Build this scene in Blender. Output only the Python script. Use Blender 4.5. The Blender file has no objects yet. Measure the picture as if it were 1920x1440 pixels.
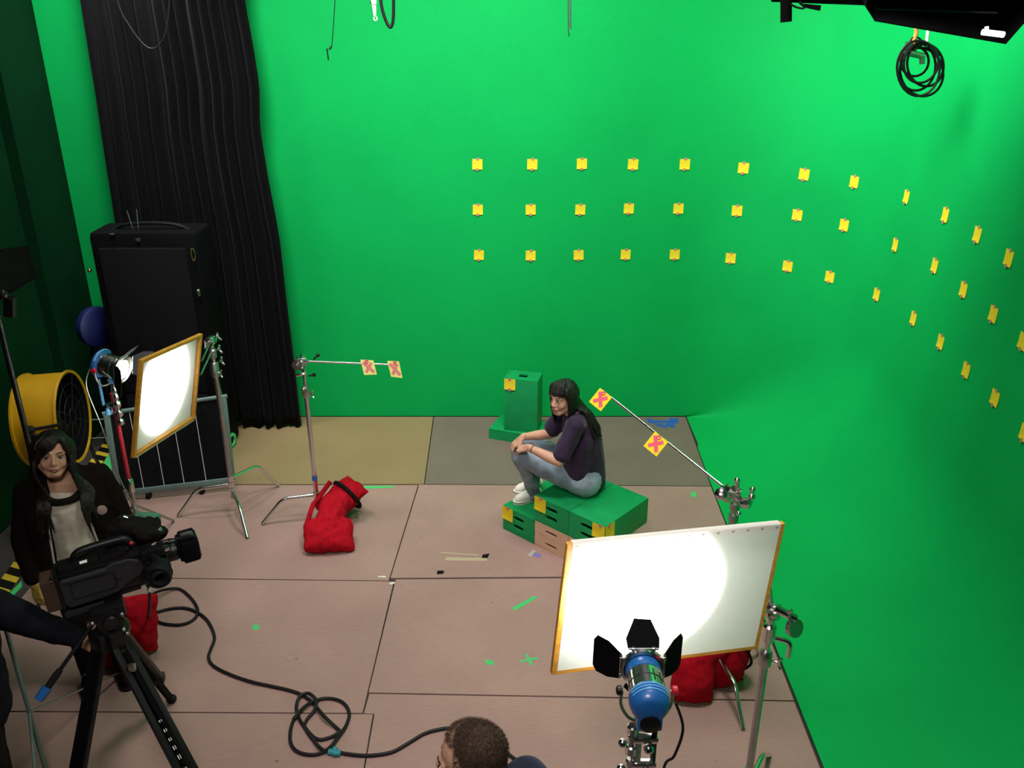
import bpy, bmesh, math, random
import numpy as np
from mathutils import Vector, Matrix, noise
random.seed(7)
PI = math.pi
scene = bpy.context.scene
COL = scene.collection

# ------------------------------------------------------------------ camera
FPX, PITCH, CAMH = 1640.0, math.radians(23.25), 3.56
cam_d = bpy.data.cameras.new('camera')
cam_d.sensor_width = 36.0
cam_d.lens = 36.0 * FPX / 1920.0
cam_d.clip_start = 0.05
cam_o = bpy.data.objects.new('camera', cam_d)
COL.objects.link(cam_o)
cam_o.location = (0, 0, CAMH)
cam_o.rotation_euler = (PI / 2 - PITCH, 0, 0)
scene.camera = cam_o

# ------------------------------------------------------------------ world, lights, exposure
w = bpy.data.worlds.new('world')
scene.world = w
w.use_nodes = True
w.node_tree.nodes['Background'].inputs[0].default_value = (0.55, 0.62, 0.75, 1)
w.node_tree.nodes['Background'].inputs[1].default_value = 0.006
vs = scene.view_settings
scene.display_settings.display_device = 'sRGB'
vs.view_transform = 'Standard'
vs.look = 'None'
vs.gamma = 1.0
vs.use_curve_mapping = False
vs.exposure = 0.0
scene.cycles.use_denoising = True
scene.cycles.max_bounces = 6
scene.cycles.sample_clamp_indirect = 6.0
scene.cycles.caustics_reflective = False
scene.cycles.caustics_refractive = False


def area_light(name, loc, target, sx, sy, watts, col, spread=PI):
    d = bpy.data.lights.new(name, 'AREA')
    d.shape = 'RECTANGLE'
    d.size, d.size_y, d.energy, d.color = sx, sy, watts, col
    d.spread = spread
    o = bpy.data.objects.new(name, d)
    COL.objects.link(o)
    o.location = loc
    o.rotation_euler = (Vector(target) - Vector(loc)).to_track_quat('-Z', 'Y').to_euler()
    return o


# the studio's overhead soft lights (hung from the grid above the frame)
area_light('overhead_softlight', (-2.0, 5.2, 5.1), (-1.6, 7.5, 1.6), 1.2, 0.7, 58, (1.0, 0.98, 0.93), math.radians(112))
area_light('overhead_softlight', (0.0, 5.2, 5.1), (0.2, 7.5, 1.9), 1.2, 0.7, 70, (1.0, 0.98, 0.93), math.radians(108))
area_light('overhead_softlight', (0.7, 4.9, 5.0), (2.8, 6.0, 3.4), 2.0, 1.4, 66, (1.0, 0.98, 0.93), math.radians(84))
area_light('overhead_softlight', (-2.8, 6.75, 4.7), (-3.3, 7.5, 2.4), 0.7, 0.3, 27, (1.0, 0.98, 0.93), math.radians(100))
area_light('overhead_softlight', (0.6, 3.7, 5.2), (0.55, 3.3, 0.0), 1.0, 0.7, 50, (1.0, 0.94, 0.89), math.radians(105))
area_light('overhead_softlight', (-0.5, 0.3, 5.1), (-0.3, 3.0, 0.6), 1.0, 0.7, 34, (1.0, 0.93, 0.88), math.radians(92))


def spot(name, loc, target, watts, col, angle, blend, size=0.05):
    d = bpy.data.lights.new(name, 'SPOT')
    d.energy, d.color, d.spot_size, d.spot_blend = watts, col, math.radians(angle), blend
    d.shadow_soft_size = size
    o = bpy.data.objects.new(name, d)
    COL.objects.link(o)
    o.location = loc
    o.rotation_euler = (Vector(target) - Vector(loc)).to_track_quat('-Z', 'Y').to_euler()
    return o


# ------------------------------------------------------------------ seeing where things stand
_c, _s = math.cos(PITCH), math.sin(PITCH)


def _ray(px, py):
    u, v = (px - 960) / FPX, (py - 720) / FPX
    return Vector((u, _c - v * _s, -_s - v * _c))


def gz(px, py, z=0.0):
    d = _ray(px, py)
    return d * ((z - CAMH) / d.z) + Vector((0, 0, CAMH))


def gy(px, py, y):
    d = _ray(px, py)
    return d * (y / d.y) + Vector((0, 0, CAMH))


# ------------------------------------------------------------------ materials
def M(name, col, rough=0.5, metal=0.0, var=0.0, scale=12.0, bump=0.0, bscale=None, coat=0.0, spec=0.5,
      emit=None, stretch=None, col2=None, transl=0.0, sheen=0.0):
    m = bpy.data.materials.new(name)
    m.use_nodes = True
    nt = m.node_tree
    b = nt.nodes['Principled BSDF']
    b.inputs['Base Color'].default_value = (*col, 1)
    b.inputs['Roughness'].default_value = rough
    b.inputs['Metallic'].default_value = metal
    b.inputs['Specular IOR Level'].default_value = spec
    if coat: b.inputs['Coat Weight'].default_value = coat
    if sheen: b.inputs['Sheen Weight'].default_value = sheen
    if emit:
        b.inputs['Emission Color'].default_value = (*emit[0], 1)
        b.inputs['Emission Strength'].default_value = emit[1]
    tc = None
    if var or bump:
        tc = nt.nodes.new('ShaderNodeTexCoord')
        mp = nt.nodes.new('ShaderNodeMapping')
        nt.links.new(tc.outputs['Object'], mp.inputs['Vector'])
        if stretch: mp.inputs['Scale'].default_value = stretch
    if var:
        n = nt.nodes.new('ShaderNodeTexNoise')
        n.inputs['Scale'].default_value = scale
        n.inputs['Detail'].default_value = 5
        nt.links.new(mp.outputs['Vector'], n.inputs['Vector'])
        r = nt.nodes.new('ShaderNodeValToRGB')
        c2 = col2 or tuple(min(1, c * (1 + var)) for c in col)
        c1 = tuple(c * (1 - var) for c in col)
        r.color_ramp.elements[0].color = (*c1, 1)
        r.color_ramp.elements[1].color = (*c2, 1)
        r.color_ramp.elements[0].position = 0.3
        r.color_ramp.elements[1].position = 0.7
        nt.links.new(n.outputs['Fac'], r.inputs['Fac'])
        nt.links.new(r.outputs['Color'], b.inputs['Base Color'])
    if bump:
        n2 = nt.nodes.new('ShaderNodeTexNoise')
        n2.inputs['Scale'].default_value = bscale or scale * 4
        n2.inputs['Detail'].default_value = 4
        nt.links.new(mp.outputs['Vector'], n2.inputs['Vector'])
        bp = nt.nodes.new('ShaderNodeBump')
        bp.inputs['Strength'].default_value = bump
        bp.inputs['Distance'].default_value = 0.01
        nt.links.new(n2.outputs['Fac'], bp.inputs['Height'])
        nt.links.new(bp.outputs['Normal'], b.inputs['Normal'])
    if transl:
        t = nt.nodes.new('ShaderNodeBsdfTranslucent')
        t.inputs['Color'].default_value = (*col, 1)
        mx = nt.nodes.new('ShaderNodeMixShader')
        mx.inputs[0].default_value = transl
        out = nt.nodes['Material Output']
        nt.links.new(b.outputs[0], mx.inputs[1])
        nt.links.new(t.outputs[0], mx.inputs[2])
        nt.links.new(mx.outputs[0], out.inputs['Surface'])
    return m


def wood_sheet(name, col, tint):
    """brown hardboard: fine weave grain, soft blotches, scuffs"""
    m = bpy.data.materials.new(name)
    m.use_nodes = True
    nt = m.node_tree
    b = nt.nodes['Principled BSDF']
    b.inputs['Roughness'].default_value = 0.62
    b.inputs['Specular IOR Level'].default_value = 0.3
    tc = nt.nodes.new('ShaderNodeTexCoord')
    big = nt.nodes.new('ShaderNodeTexNoise'); big.inputs['Scale'].default_value = 1.6; big.inputs['Detail'].default_value = 6
    fine = nt.nodes.new('ShaderNodeTexNoise'); fine.inputs['Scale'].default_value = 1.0; fine.inputs['Detail'].default_value = 4
    mp = nt.nodes.new('ShaderNodeMapping'); mp.inputs['Scale'].default_value = (14, 120, 40)
    nt.links.new(tc.outputs['Object'], mp.inputs['Vector'])
    nt.links.new(mp.outputs['Vector'], fine.inputs['Vector'])
    nt.links.new(tc.outputs['Object'], big.inputs['Vector'])
    r = nt.nodes.new('ShaderNodeValToRGB')
    r.color_ramp.elements[0].position = 0.3; r.color_ramp.elements[1].position = 0.72
    r.color_ramp.elements[0].color = (*col, 1); r.color_ramp.elements[1].color = (*tint, 1)
    nt.links.new(big.outputs['Fac'], r.inputs['Fac'])
    mix = nt.nodes.new('ShaderNodeMix'); mix.data_type = 'RGBA'; mix.blend_type = 'MULTIPLY'
    mix.inputs[0].default_value = 0.24
    g = nt.nodes.new('ShaderNodeValToRGB')
    g.color_ramp.elements[0].position = 0.32; g.color_ramp.elements[1].position = 0.62
    g.color_ramp.elements[0].color = (0.55, 0.52, 0.5, 1); g.color_ramp.elements[1].color = (1, 1, 1, 1)
    nt.links.new(fine.outputs['Fac'], g.inputs['Fac'])
    nt.links.new(r.outputs['Color'], mix.inputs[6]); nt.links.new(g.outputs['Color'], mix.inputs[7])
    # sparse dark specks
    sp = nt.nodes.new('ShaderNodeTexNoise'); sp.inputs['Scale'].default_value = 26; sp.inputs['Detail'].default_value = 2
    nt.links.new(tc.outputs['Object'], sp.inputs['Vector'])
    sr = nt.nodes.new('ShaderNodeValToRGB')
    sr.color_ramp.elements[0].position = 0.2; sr.color_ramp.elements[1].position = 0.27
    sr.color_ramp.elements[0].color = (0.35, 0.3, 0.28, 1); sr.color_ramp.elements[1].color = (1, 1, 1, 1)
    nt.links.new(sp.outputs['Fac'], sr.inputs['Fac'])
    mx2 = nt.nodes.new('ShaderNodeMix'); mx2.data_type = 'RGBA'; mx2.blend_type = 'MULTIPLY'; mx2.inputs[0].default_value = 0.8
    nt.links.new(mix.outputs[2], mx2.inputs[6]); nt.links.new(sr.outputs['Color'], mx2.inputs[7])
    nt.links.new(mx2.outputs[2], b.inputs['Base Color'])
    return m


GREEN = (0.003, 0.36, 0.078)
m_green = M('chroma_green_paint', GREEN, 0.6, var=0.05, scale=1.5, bump=0.05, bscale=160, spec=0.08)
m_green_dk = M('green_paint_shaded', (0.001, 0.022, 0.007), 0.8, var=0.15, scale=2.5, spec=0.05)  # dark green of the left walls, their shadow put into the colour
m_boxgreen = M('green_box_paint', (0.006, 0.27, 0.080), 0.5, var=0.1, scale=9, bump=0.05, spec=0.2)
m_sheet = wood_sheet('hardboard_brown', (0.315, 0.195, 0.172), (0.375, 0.238, 0.208))
m_sheet2 = wood_sheet('hardboard_grey', (0.155, 0.122, 0.098), (0.19, 0.15, 0.122))
m_sheet3 = wood_sheet('hardboard_straw', (0.24, 0.175, 0.085), (0.28, 0.205, 0.105))
m_subfloor = M('dark_subfloor', (0.03, 0.026, 0.024), 0.8, var=0.3, scale=4)
m_black = M('matt_black_paint', (0.002, 0.002, 0.0026), 0.85, var=0.2, scale=3, spec=0.08)
m_curtain = M('black_duvetyne', (0.0022, 0.0022, 0.0032), 0.95, var=0.2, scale=30, bump=0.1, bscale=200, sheen=0.03, spec=0.05)
m_chrome = M('chrome', (0.74, 0.73, 0.74), 0.2, 1.0)
m_steel = M('dull_steel', (0.45, 0.45, 0.46), 0.34, 1.0, var=0.12, scale=20)
m_dksteel = M('dark_steel', (0.05, 0.05, 0.055), 0.45, 1.0, var=0.15, scale=20)
m_plastic = M('black_plastic', (0.005, 0.005, 0.006), 0.42, spec=0.3, var=0.15, scale=30)
m_greybody = M('charcoal_shell', (0.022, 0.022, 0.026), 0.55, spec=0.25, var=0.15, scale=60, bump=0.08, bscale=300)
m_rubber = M('black_rubber', (0.006, 0.006, 0.007), 0.7, spec=0.15)
m_yellow = M('yellow_card', (0.80, 0.62, 0.025), 0.75, var=0.05, scale=20, spec=0.2)
m_pink = M('pink_tape', (0.72, 0.08, 0.16), 0.6, var=0.08, scale=40)
m_pinkdot = M('dusty_pink_tape', (0.50, 0.20, 0.17), 0.6)
m_red = M('red_canvas', (0.36, 0.003, 0.012), 0.85, var=0.2, scale=30, bump=0.25, bscale=220, spec=0.1)
m_redlac = M('red_lacquer', (0.40, 0.02, 0.035), 0.35)
m_blue = M('blue_enamel', (0.012, 0.105, 0.34), 0.38, var=0.08, scale=14, coat=0.2)
m_bluetape = M('blue_tape', (0.02, 0.10, 0.42), 0.6)
m_lightblue = M('pale_blue_enamel', (0.12, 0.40, 0.75), 0.35)
m_woodframe = M('orange_varnished_wood', (0.60, 0.27, 0.03), 0.5, var=0.2, scale=8, stretch=(1, 1, 6), bump=0.05)
m_birch = M('birch_ply', (0.66, 0.43, 0.28), 0.55, var=0.1, scale=6, stretch=(2, 2, 20), bump=0.04)
m_hole = M('box_interior', (0.02, 0.018, 0.016), 0.9)
m_fanyel = M('yellow_drum_paint', (0.48, 0.26, 0.005), 0.42, var=0.12, scale=6, coat=0.15)
m_hazy = M('hazard_yellow', (0.62, 0.46, 0.03), 0.6)
m_tapegreen = M('green_gaffer_tape', (0.05, 0.52, 0.14), 0.6, var=0.06, scale=40)
m_tapeblack = M('black_tape', (0.006, 0.005, 0.005), 0.8, spec=0.1)
m_tapetan = M('tan_tape', (0.42, 0.34, 0.22), 0.6)
m_tapewhite = M('white_tape', (0.7, 0.68, 0.62), 0.6)
m_tapelilac = M('lilac_tape', (0.16, 0.15, 0.42), 0.6)
m_cable = M('cable_rubber', (0.008, 0.006, 0.008), 0.55, spec=0.25)
m_skin = M('skin', (0.55, 0.30, 0.21), 0.5, var=0.07, scale=14, spec=0.35)
m_skin2 = M('skin_tan', (0.50, 0.27, 0.18), 0.5, var=0.07, scale=14, spec=0.35)  # a little darker and browner than the other skin
m_lip = M('lip', (0.36, 0.11, 0.10), 0.45)
m_hair = M('black_hair', (0.007, 0.0045, 0.0045), 0.42, spec=0.35, var=0.4, scale=5, stretch=(60, 60, 3), bump=0.4, bscale=6)
m_hairbrown = M('short_brown_hair', (0.060, 0.038, 0.027), 0.75, spec=0.1, var=0.4, scale=120, bump=0.7, bscale=220)
m_eyewhite = M('eye_white', (0.62, 0.58, 0.55), 0.3)
m_iris = M('iris_dark', (0.015, 0.008, 0.006), 0.2)
m_denim = M('washed_denim', (0.15, 0.21, 0.29), 0.85, var=0.4, scale=7, col2=(0.34, 0.41, 0.50), bump=0.2, bscale=260)
m_navyshirt = M('dark_plum_jersey', (0.030, 0.018, 0.042), 0.9, spec=0.1, var=0.2, scale=16, bump=0.15, bscale=200, sheen=0.1)
m_white = M('white_canvas', (0.85, 0.80, 0.74), 0.7, var=0.06, scale=30)
m_cream = M('cream_jersey', (0.46, 0.42, 0.34), 0.85, var=0.06, scale=20, bump=0.1, bscale=200)
m_cardigan = M('dark_brown_knit', (0.008, 0.0055, 0.005), 0.95, var=0.3, scale=60, bump=0.3, bscale=300, spec=0.05)
m_greyteal = M('grey_green_paint', (0.13, 0.20, 0.19), 0.5, var=0.12, scale=14)
m_case = M('charcoal_case_cloth', (0.006, 0.0058, 0.0075), 0.9, var=0.2, scale=60, bump=0.15, bscale=300, spec=0.08)
m_drumblue = M('dark_blue_plastic', (0.003, 0.008, 0.075), 0.5)
m_lens = M('lamp_lens_lit', (1, 1, 1), 0.3, emit=((1.0, 0.96, 0.9), 30.0))
m_glass = M('camera_lens_glass', (0.01, 0.012, 0.02), 0.05, coat=1.0)
m_diff = M('diffusion_cloth', (0.88, 0.91, 0.88), 0.9, var=0.02, scale=30, transl=0.35, spec=0.1)
m_tube = M('lamp_tube_lit', (1, 1, 1), 0.4, emit=((1.0, 0.98, 0.94), 3.0))
m_orange = M('orange_strap', (0.75, 0.26, 0.05), 0.6)
m_paper = M('white_paper', (0.78, 0.78, 0.76), 0.7)
m_brass = M('copper_buckle', (0.62, 0.28, 0.14), 0.25, 1.0)
m_brownbatt = M('brown_battery', (0.055, 0.028, 0.020), 0.5)
m_mustard = M('mustard_glove', (0.40, 0.28, 0.05), 0.8, var=0.2, scale=40)
m_redbtn = M('red_button', (0.5, 0.01, 0.03), 0.35)


# ------------------------------------------------------------------ mesh collector
def frame_from(d, up=(0, 0, 1)):
    d = Vector(d).normalized()
    u = Vector(up)
    if abs(d.dot(u.normalized())) > 0.98: u = Vector((0, 1, 0)) if abs(d.y) < 0.9 else Vector((1, 0, 0))
    x = u.cross(d).normalized()
    return x, d.cross(x).normalized(), d


class G:
    def __init__(s):
        s.v, s.f = [], []

    def add(s, vs_, fs_):
        k = len(s.v)
        s.v += [Vector(q) for q in vs_]
        s.f += [tuple(i + k for i in f) for f in fs_]
        return s

    def box(s, c, size, R=None, bev=0.0):
        c = Vector(c)
        bm = bmesh.new()
        bmesh.ops.create_cube(bm, size=1.0)
        for v in bm.verts: v.co = Vector((v.co.x * size[0], v.co.y * size[1], v.co.z * size[2]))
        if bev > 0:
            bmesh.ops.bevel(bm, geom=list(bm.edges), offset=bev, segments=2, affect='EDGES', profile=0.6)
        bm.verts.index_update()
        vs_ = [(R @ v.co if R else v.co) + c for v in bm.verts]
        s.add(vs_, [[v.index for v in f.verts] for f in bm.faces])
        bm.free()
        return s

    def bar(s, a, b, wx, wy, up=(0, 0, 1), bev=0.0):
        a, b = Vector(a), Vector(b)
        x, y, d = frame_from(b - a, up)
        R = Matrix((x, y, d)).transposed()
        return s.box((a + b) / 2, (wx, wy, (b - a).length), R, bev)

    def ring_loft(s, rings, cap=True, closed=False):
        n = len(rings[0])
        vs_ = [p for r in rings for p in r]
        fs_ = []
        m = len(rings)
        for i in range(m if closed else m - 1):
            for j in range(n):
                a, b = i * n + j, i * n + (j + 1) % n
                i2 = (i + 1) % m
                fs_.append((a, b, i2 * n + (j + 1) % n, i2 * n + j))
        if cap and not closed:
            fs_.append(tuple(range(n - 1, -1, -1)))
            fs_.append(tuple((m - 1) * n + j for j in range(n)))
        return s.add(vs_, fs_)

    def lathe(s, prof, org, axis, n=20, up=(0, 0, 1), cap=True):
        org = Vector(org)
        x, y, d = frame_from(axis, up)
        return s.ring_loft([[org + d * h + (x * math.cos(2 * PI * j / n) + y * math.sin(2 * PI * j / n)) * max(r, 1e-4)
                             for j in range(n)] for r, h in prof], cap)

    def cyl(s, a, b, r1, r2=None, n=14):
        a, b = Vector(a), Vector(b)
        return s.lathe([(r1, 0), (r1 if r2 is None else r2, (b - a).length)], a, b - a, n)

    def tube(s, pts, r, n=8, closed=False):
        pts = [Vector(p) for p in pts]
        m = len(pts)
        rings, x = [], None
        for i, p in enumerate(pts):
            if closed: t = pts[(i + 1) % m] - pts[i - 1]
            else: t = pts[min(i + 1, m - 1)] - pts[max(i - 1, 0)]
            t.normalize()
            if x is None: x = frame_from(t)[0]
            x = (x - t * x.dot(t))
            if x.length < 1e-5: x = frame_from(t)[0]
            x.normalize()
            y = t.cross(x)
            rr = r[i] if isinstance(r, (list, tuple)) else r
            rings.append([p + (x * math.cos(2 * PI * j / n) + y * math.sin(2 * PI * j / n)) * rr for j in range(n)])
        return s.ring_loft(rings, True, closed)

    def sph(s, c, r, n=14, m=9, R=None):
        c = Vector(c)
        rx, ry, rz = (r, r, r) if not isinstance(r, (tuple, list)) else r
        vs_ = [Vector((0, 0, -rz))]
        for i in range(1, m):
            t = -PI / 2 + PI * i / m
            for j in range(n):
                a = 2 * PI * j / n
                vs_.append(Vector((rx * math.cos(t) * math.cos(a), ry * math.cos(t) * math.sin(a), rz * math.sin(t))))
        vs_.append(Vector((0, 0, rz)))
        fs_ = []
        for j in range(n): fs_.append((0, 1 + (j + 1) % n, 1 + j))
        for i in range(m - 2):
            for j in range(n):
                a, b = 1 + i * n + j, 1 + i * n + (j + 1) % n
                fs_.append((a, b, b + n, a + n))
        L = len(vs_) - 1
        k = 1 + (m - 2) * n
        for j in range(n): fs_.append((k + j, k + (j + 1) % n, L))
        return s.add([(R @ q if R else q) + c for q in vs_], fs_)

    def prism(s, poly, ext):
        """closed polygon (3-D points) pushed along ext"""
        poly = [Vector(p) for p in poly]
        ext = Vector(ext)
        return s.ring_loft([poly, [p + ext for p in poly]], True)

    def cap(s, a, b, ra, rb, n=12):
        """rounded tapering limb"""
        a, b = Vector(a), Vector(b)
        d = b - a
        L = d.length
        if L < 1e-5: return s.sph(a, max(ra, rb), n)
        prof = [(ra * math.cos(t), -ra * math.sin(t)) for t in (1.45, 1.1, 0.75, 0.38)] + [(ra, 0), (rb, L)] + \
               [(rb * math.cos(t), L + rb * math.sin(t)) for t in (0.38, 0.75, 1.1, 1.45)]
        return s.lathe(prof, a, d, n)

    def chain(s, pts, rs, n=12):
        for i in range(len(pts) - 1): s.cap(pts[i], pts[i + 1], rs[i], rs[i + 1], n)
        return s


def spline(pts, k=8, closed=False):
    P = [Vector(p) for p in pts]
    n = len(P)
    out = []
    for i in range(n if closed else n - 1):
        if closed: a, b, c, d = P[i - 1], P[i], P[(i + 1) % n], P[(i + 2) % n]
        else: a, b, c, d = P[max(i - 1, 0)], P[i], P[i + 1], P[min(i + 2, n - 1)]
        for j in range(k):
            t = j / k
            out.append(0.5 * ((2 * b) + (c - a) * t + (2 * a - 5 * b + 4 * c - d) * t * t + (3 * b - a - 3 * c + d) * t ** 3))
    if not closed: out.append(P[-1])
    return out


ORG = {}


def finish(o, mesh, smooth=True, ang=38):
    if smooth:
        mesh.polygons.foreach_set('use_smooth', [True] * len(mesh.polygons))
        mesh.set_sharp_from_angle(angle=math.radians(ang))


def obj(name, g, mat, parent=None, label=None, smooth=True, origin=None, ang=38):
    me = bpy.data.meshes.new(name)
    if parent is not None: org = ORG[parent.name]
    elif origin is not None: org = Vector(origin)
    else:
        xs = [v.x for v in g.v]; ys = [v.y for v in g.v]
        org = Vector(((min(xs) + max(xs)) / 2, (min(ys) + max(ys)) / 2, min(v.z for v in g.v)))
    me.from_pydata([tuple(v - org) for v in g.v], [], g.f)
    me.validate()
    bm = bmesh.new(); bm.from_mesh(me)
    bmesh.ops.recalc_face_normals(bm, faces=bm.faces)
    bm.to_mesh(me); bm.free()
    finish(None, me, smooth, ang)
    me.materials.append(mat)
    o = bpy.data.objects.new(name, me)
    COL.objects.link(o)
    ORG[o.name] = org.copy()
    if parent is not None:
        o.parent = parent
    else:
        o.location = org
    if label: o['label'] = label
    return o


def tag(o, label, cat, group=None, kind=None):
    o['label'] = label
    o['category'] = cat
    if group: o['group'] = group
    if kind: o['kind'] = kind
    return o


def thing(name, label, cat, loc, group=None):
    o = bpy.data.objects.new(name, None)
    o.empty_display_size = 0.1
    COL.objects.link(o)
    o.location = loc
    ORG[o.name] = Vector(loc)
    return tag(o, label, cat, group)


def struct(name, g, mat, parent=None, smooth=True):
    o = obj(name, g, mat, parent, smooth=smooth, origin=(0, 0, 0) if parent is None else None)
    if parent is None: o['kind'] = 'structure'
    return o


def melt(name, g, mat, parent, voxel=0.006, smooth=3, wr=0.0, wsc=9.0, label=None, wstretch=(1, 1, 1), keep=None):
    """union of overlapping volumes as one continuous skin"""
    me = bpy.data.meshes.new(name + '_raw')
    me.from_pydata([tuple(v) for v in g.v], [], g.f)
    bm = bmesh.new(); bm.from_mesh(me)
    bmesh.ops.recalc_face_normals(bm, faces=bm.faces)
    bm.to_mesh(me); bm.free()
    t = bpy.data.objects.new(name + '_raw', me)
    COL.objects.link(t)
    md = t.modifiers.new('r', 'REMESH'); md.mode = 'VOXEL'; md.voxel_size = voxel; md.use_smooth_shade = True
    if smooth:
        sm = t.modifiers.new('s', 'SMOOTH'); sm.factor = 0.5; sm.iterations = smooth
    dg = bpy.context.evaluated_depsgraph_get()
    out = bpy.data.meshes.new_from_object(t.evaluated_get(dg), depsgraph=dg)
    bpy.data.objects.remove(t); bpy.data.meshes.remove(me)
    n = len(out.vertices)
    co = np.empty(n * 3); out.vertices.foreach_get('co', co); co = co.reshape(-1, 3)
    if wr:
        no = np.empty(n * 3); out.vertices.foreach_get('normal', no); no = no.reshape(-1, 3)
        dd = np.array([noise.noise((c[0] * wsc * wstretch[0], c[1] * wsc * wstretch[1], c[2] * wsc * wstretch[2])) +
                       0.5 * noise.noise((c[0] * wsc * 2.3, c[1] * wsc * 2.3, c[2] * wsc * 2.3)) for c in co])
        co = co + no * (dd * wr)[:, None]
    org = ORG[parent.name] if parent is not None else Vector(keep)
    co = co - np.array(org)
    out.vertices.foreach_set('co', co.ravel())
    out.update()
    out.name = name
    out.polygons.foreach_set('use_smooth', [True] * len(out.polygons))
    out.materials.clear(); out.materials.append(mat)
    o = bpy.data.objects.new(name, out)
    COL.objects.link(o)
    ORG[o.name] = Vector(org)
    if parent is not None: o.parent = parent
    else: o.location = org
    if label: o['label'] = label
    return o


# ------------------------------------------------------------------ the setting
TOP = 5.6
BACKY = 7.515
wall_path = [(x, BACKY) for x in (-4.0, -3.0, -2.0, -1.0, 0.0, 0.8, 1.45)]
for i in range(1, 25):
    t = PI / 2 * (1 - i / 24)
    wall_path.append((1.45 + 1.31 * math.cos(t), BACKY - 1.31 + 1.31 * math.sin(t)))
for i in range(1, 16):
    t = i / 15
    wall_path.append((2.76 - 0.26 * t ** 1.2, BACKY - 1.31 - t * 5.0))


def foot_of(x, y):
    """inner foot of the cove for a point of the wall's plan"""
    if y > BACKY - 1e-4: return (x, y)
    if y > BACKY - 1.31:
        t = (BACKY - y) / 1.31
        return (min(x, 1.655), BACKY - 0.0 - 1.05 * max(0, t - 0.25) ** 1.6)
    yy = y
    k = min(1, (BACKY - 1.31 - y) / 1.0)
    y0 = y + (1 - k) * 0.65
    return (1.655 - 0.035 * min(1, (BACKY - y0) / 1.3) - 0.03 * max(0, (6.2 - y0) / 3), y0)


g = G()
NP = 14
rows = []
for (x, y) in wall_path:
    fx, fy = foot_of(x, y)
    dx, dy = x - fx, y - fy
    L = math.hypot(dx, dy)
    h = L * 0.95
    r = []
    for k in range(NP + 1):
        a = PI / 2 * k / NP
        r.append(Vector((fx + dx * math.sin(a), fy + dy * math.sin(a), h * (1 - math.cos(a)))))
    for k in range(1, 9): r.append(Vector((x, y, h + (TOP - h) * k / 8)))
    rows.append(r)
n_ = len(rows[0])
g.add([p for r in rows for p in r], [(i * n_ + j, (i + 1) * n_ + j, (i + 1) * n_ + j + 1, i * n_ + j + 1)
                                     for i in range(len(rows) - 1) for j in range(n_ - 1)])
wall_back = struct('wall_back', g, m_green)

# left wall: dark green return with shade painted in, a black gap, more of it toward the balcony
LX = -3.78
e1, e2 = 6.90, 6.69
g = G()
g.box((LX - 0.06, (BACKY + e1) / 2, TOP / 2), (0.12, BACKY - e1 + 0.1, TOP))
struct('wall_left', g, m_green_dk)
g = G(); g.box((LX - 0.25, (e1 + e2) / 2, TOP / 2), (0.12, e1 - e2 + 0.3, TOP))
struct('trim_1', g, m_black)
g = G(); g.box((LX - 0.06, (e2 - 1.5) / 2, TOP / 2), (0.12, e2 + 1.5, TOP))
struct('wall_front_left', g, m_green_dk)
g = G(); g.box((-0.4, 3.0, TOP + 0.05), (7.4, 9.6, 0.1))
struct('ceiling', g, m_black)
g = G(); g.box((-0.6, 3.0, -0.07), (6.7, 9.2, 0.1))
floor = struct('floor', g, m_subfloor)


def sheet(poly, mat, name='plywood_sheet', top=0.0):
    g = G()
    P = [Vector((x, y, -0.02)) for x, y in poly]
    g.prism(P, (0, 0, 0.02 + top))
    return obj(name, g, mat, floor, smooth=False)


# hardboard sheets, 4 x 8 ft, joints a little open and out of line
sheet([(-3.20, 6.215), (-0.718, 6.225), (-0.748, 7.50), (-3.20, 7.50)], m_sheet3)
sheet([(-0.710, 6.225), (1.612, 6.195), (1.645, 7.50), (-0.738, 7.50)], m_sheet2)
sheet([(-3.22, 4.965), (-0.836, 4.915), (-0.765, 6.205), (-3.20, 6.205)], m_sheet)
sheet([(-0.826, 4.945), (1.595, 4.975), (1.611, 6.183), (-0.755, 6.213)], m_sheet)
sheet([(-3.23, 3.725), (-0.822, 3.705), (-0.800, 4.905), (-3.22, 4.953)], m_sheet)
sheet([(-0.812, 3.862), (1.578, 3.80), (1.594, 4.955), (-0.788, 4.928)], m_sheet)
sheet([(-3.24, 2.50), (-0.743, 2.50), (-0.764, 3.695), (-3.23, 3.715)], m_sheet)
sheet([(-0.735, 2.50), (1.56, 2.50), (1.577, 3.790), (-0.806, 3.850), (-0.814, 3.702), (-0.755, 3.699)], m_sheet)
sheet([(-3.24, 1.27), (-0.60, 1.27), (-0.60, 2.49), (-3.24, 2.49)], m_sheet)
sheet([(-0.59, 1.27), (1.55, 1.27), (1.56, 2.49), (-0.59, 2.49)], m_sheet)

# ------------------------------------------------------------------ black curtain hung in front of the back wall
CY = 7.28
edgeR = [gy(px, py, CY) for px, py in ((452, -90), (455, 0), (470, 80), (483, 160), (484, 240), (500, 340), (520, 450), (540, 620), (561, 796))]
edgeL = [gy(px, py, CY) for px, py in ((140, -60), (150, 0), (180, 190), (215, 430), (232, 560), (262, 800))]


def edge_x(E, z):
    for a, b in zip(E, E[1:]):
        if b.z <= z <= a.z: return a.x + (b.x - a.x) * (a.z - z) / (a.z - b.z)
    return E[0].x if z > E[0].z else E[-1].x


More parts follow.
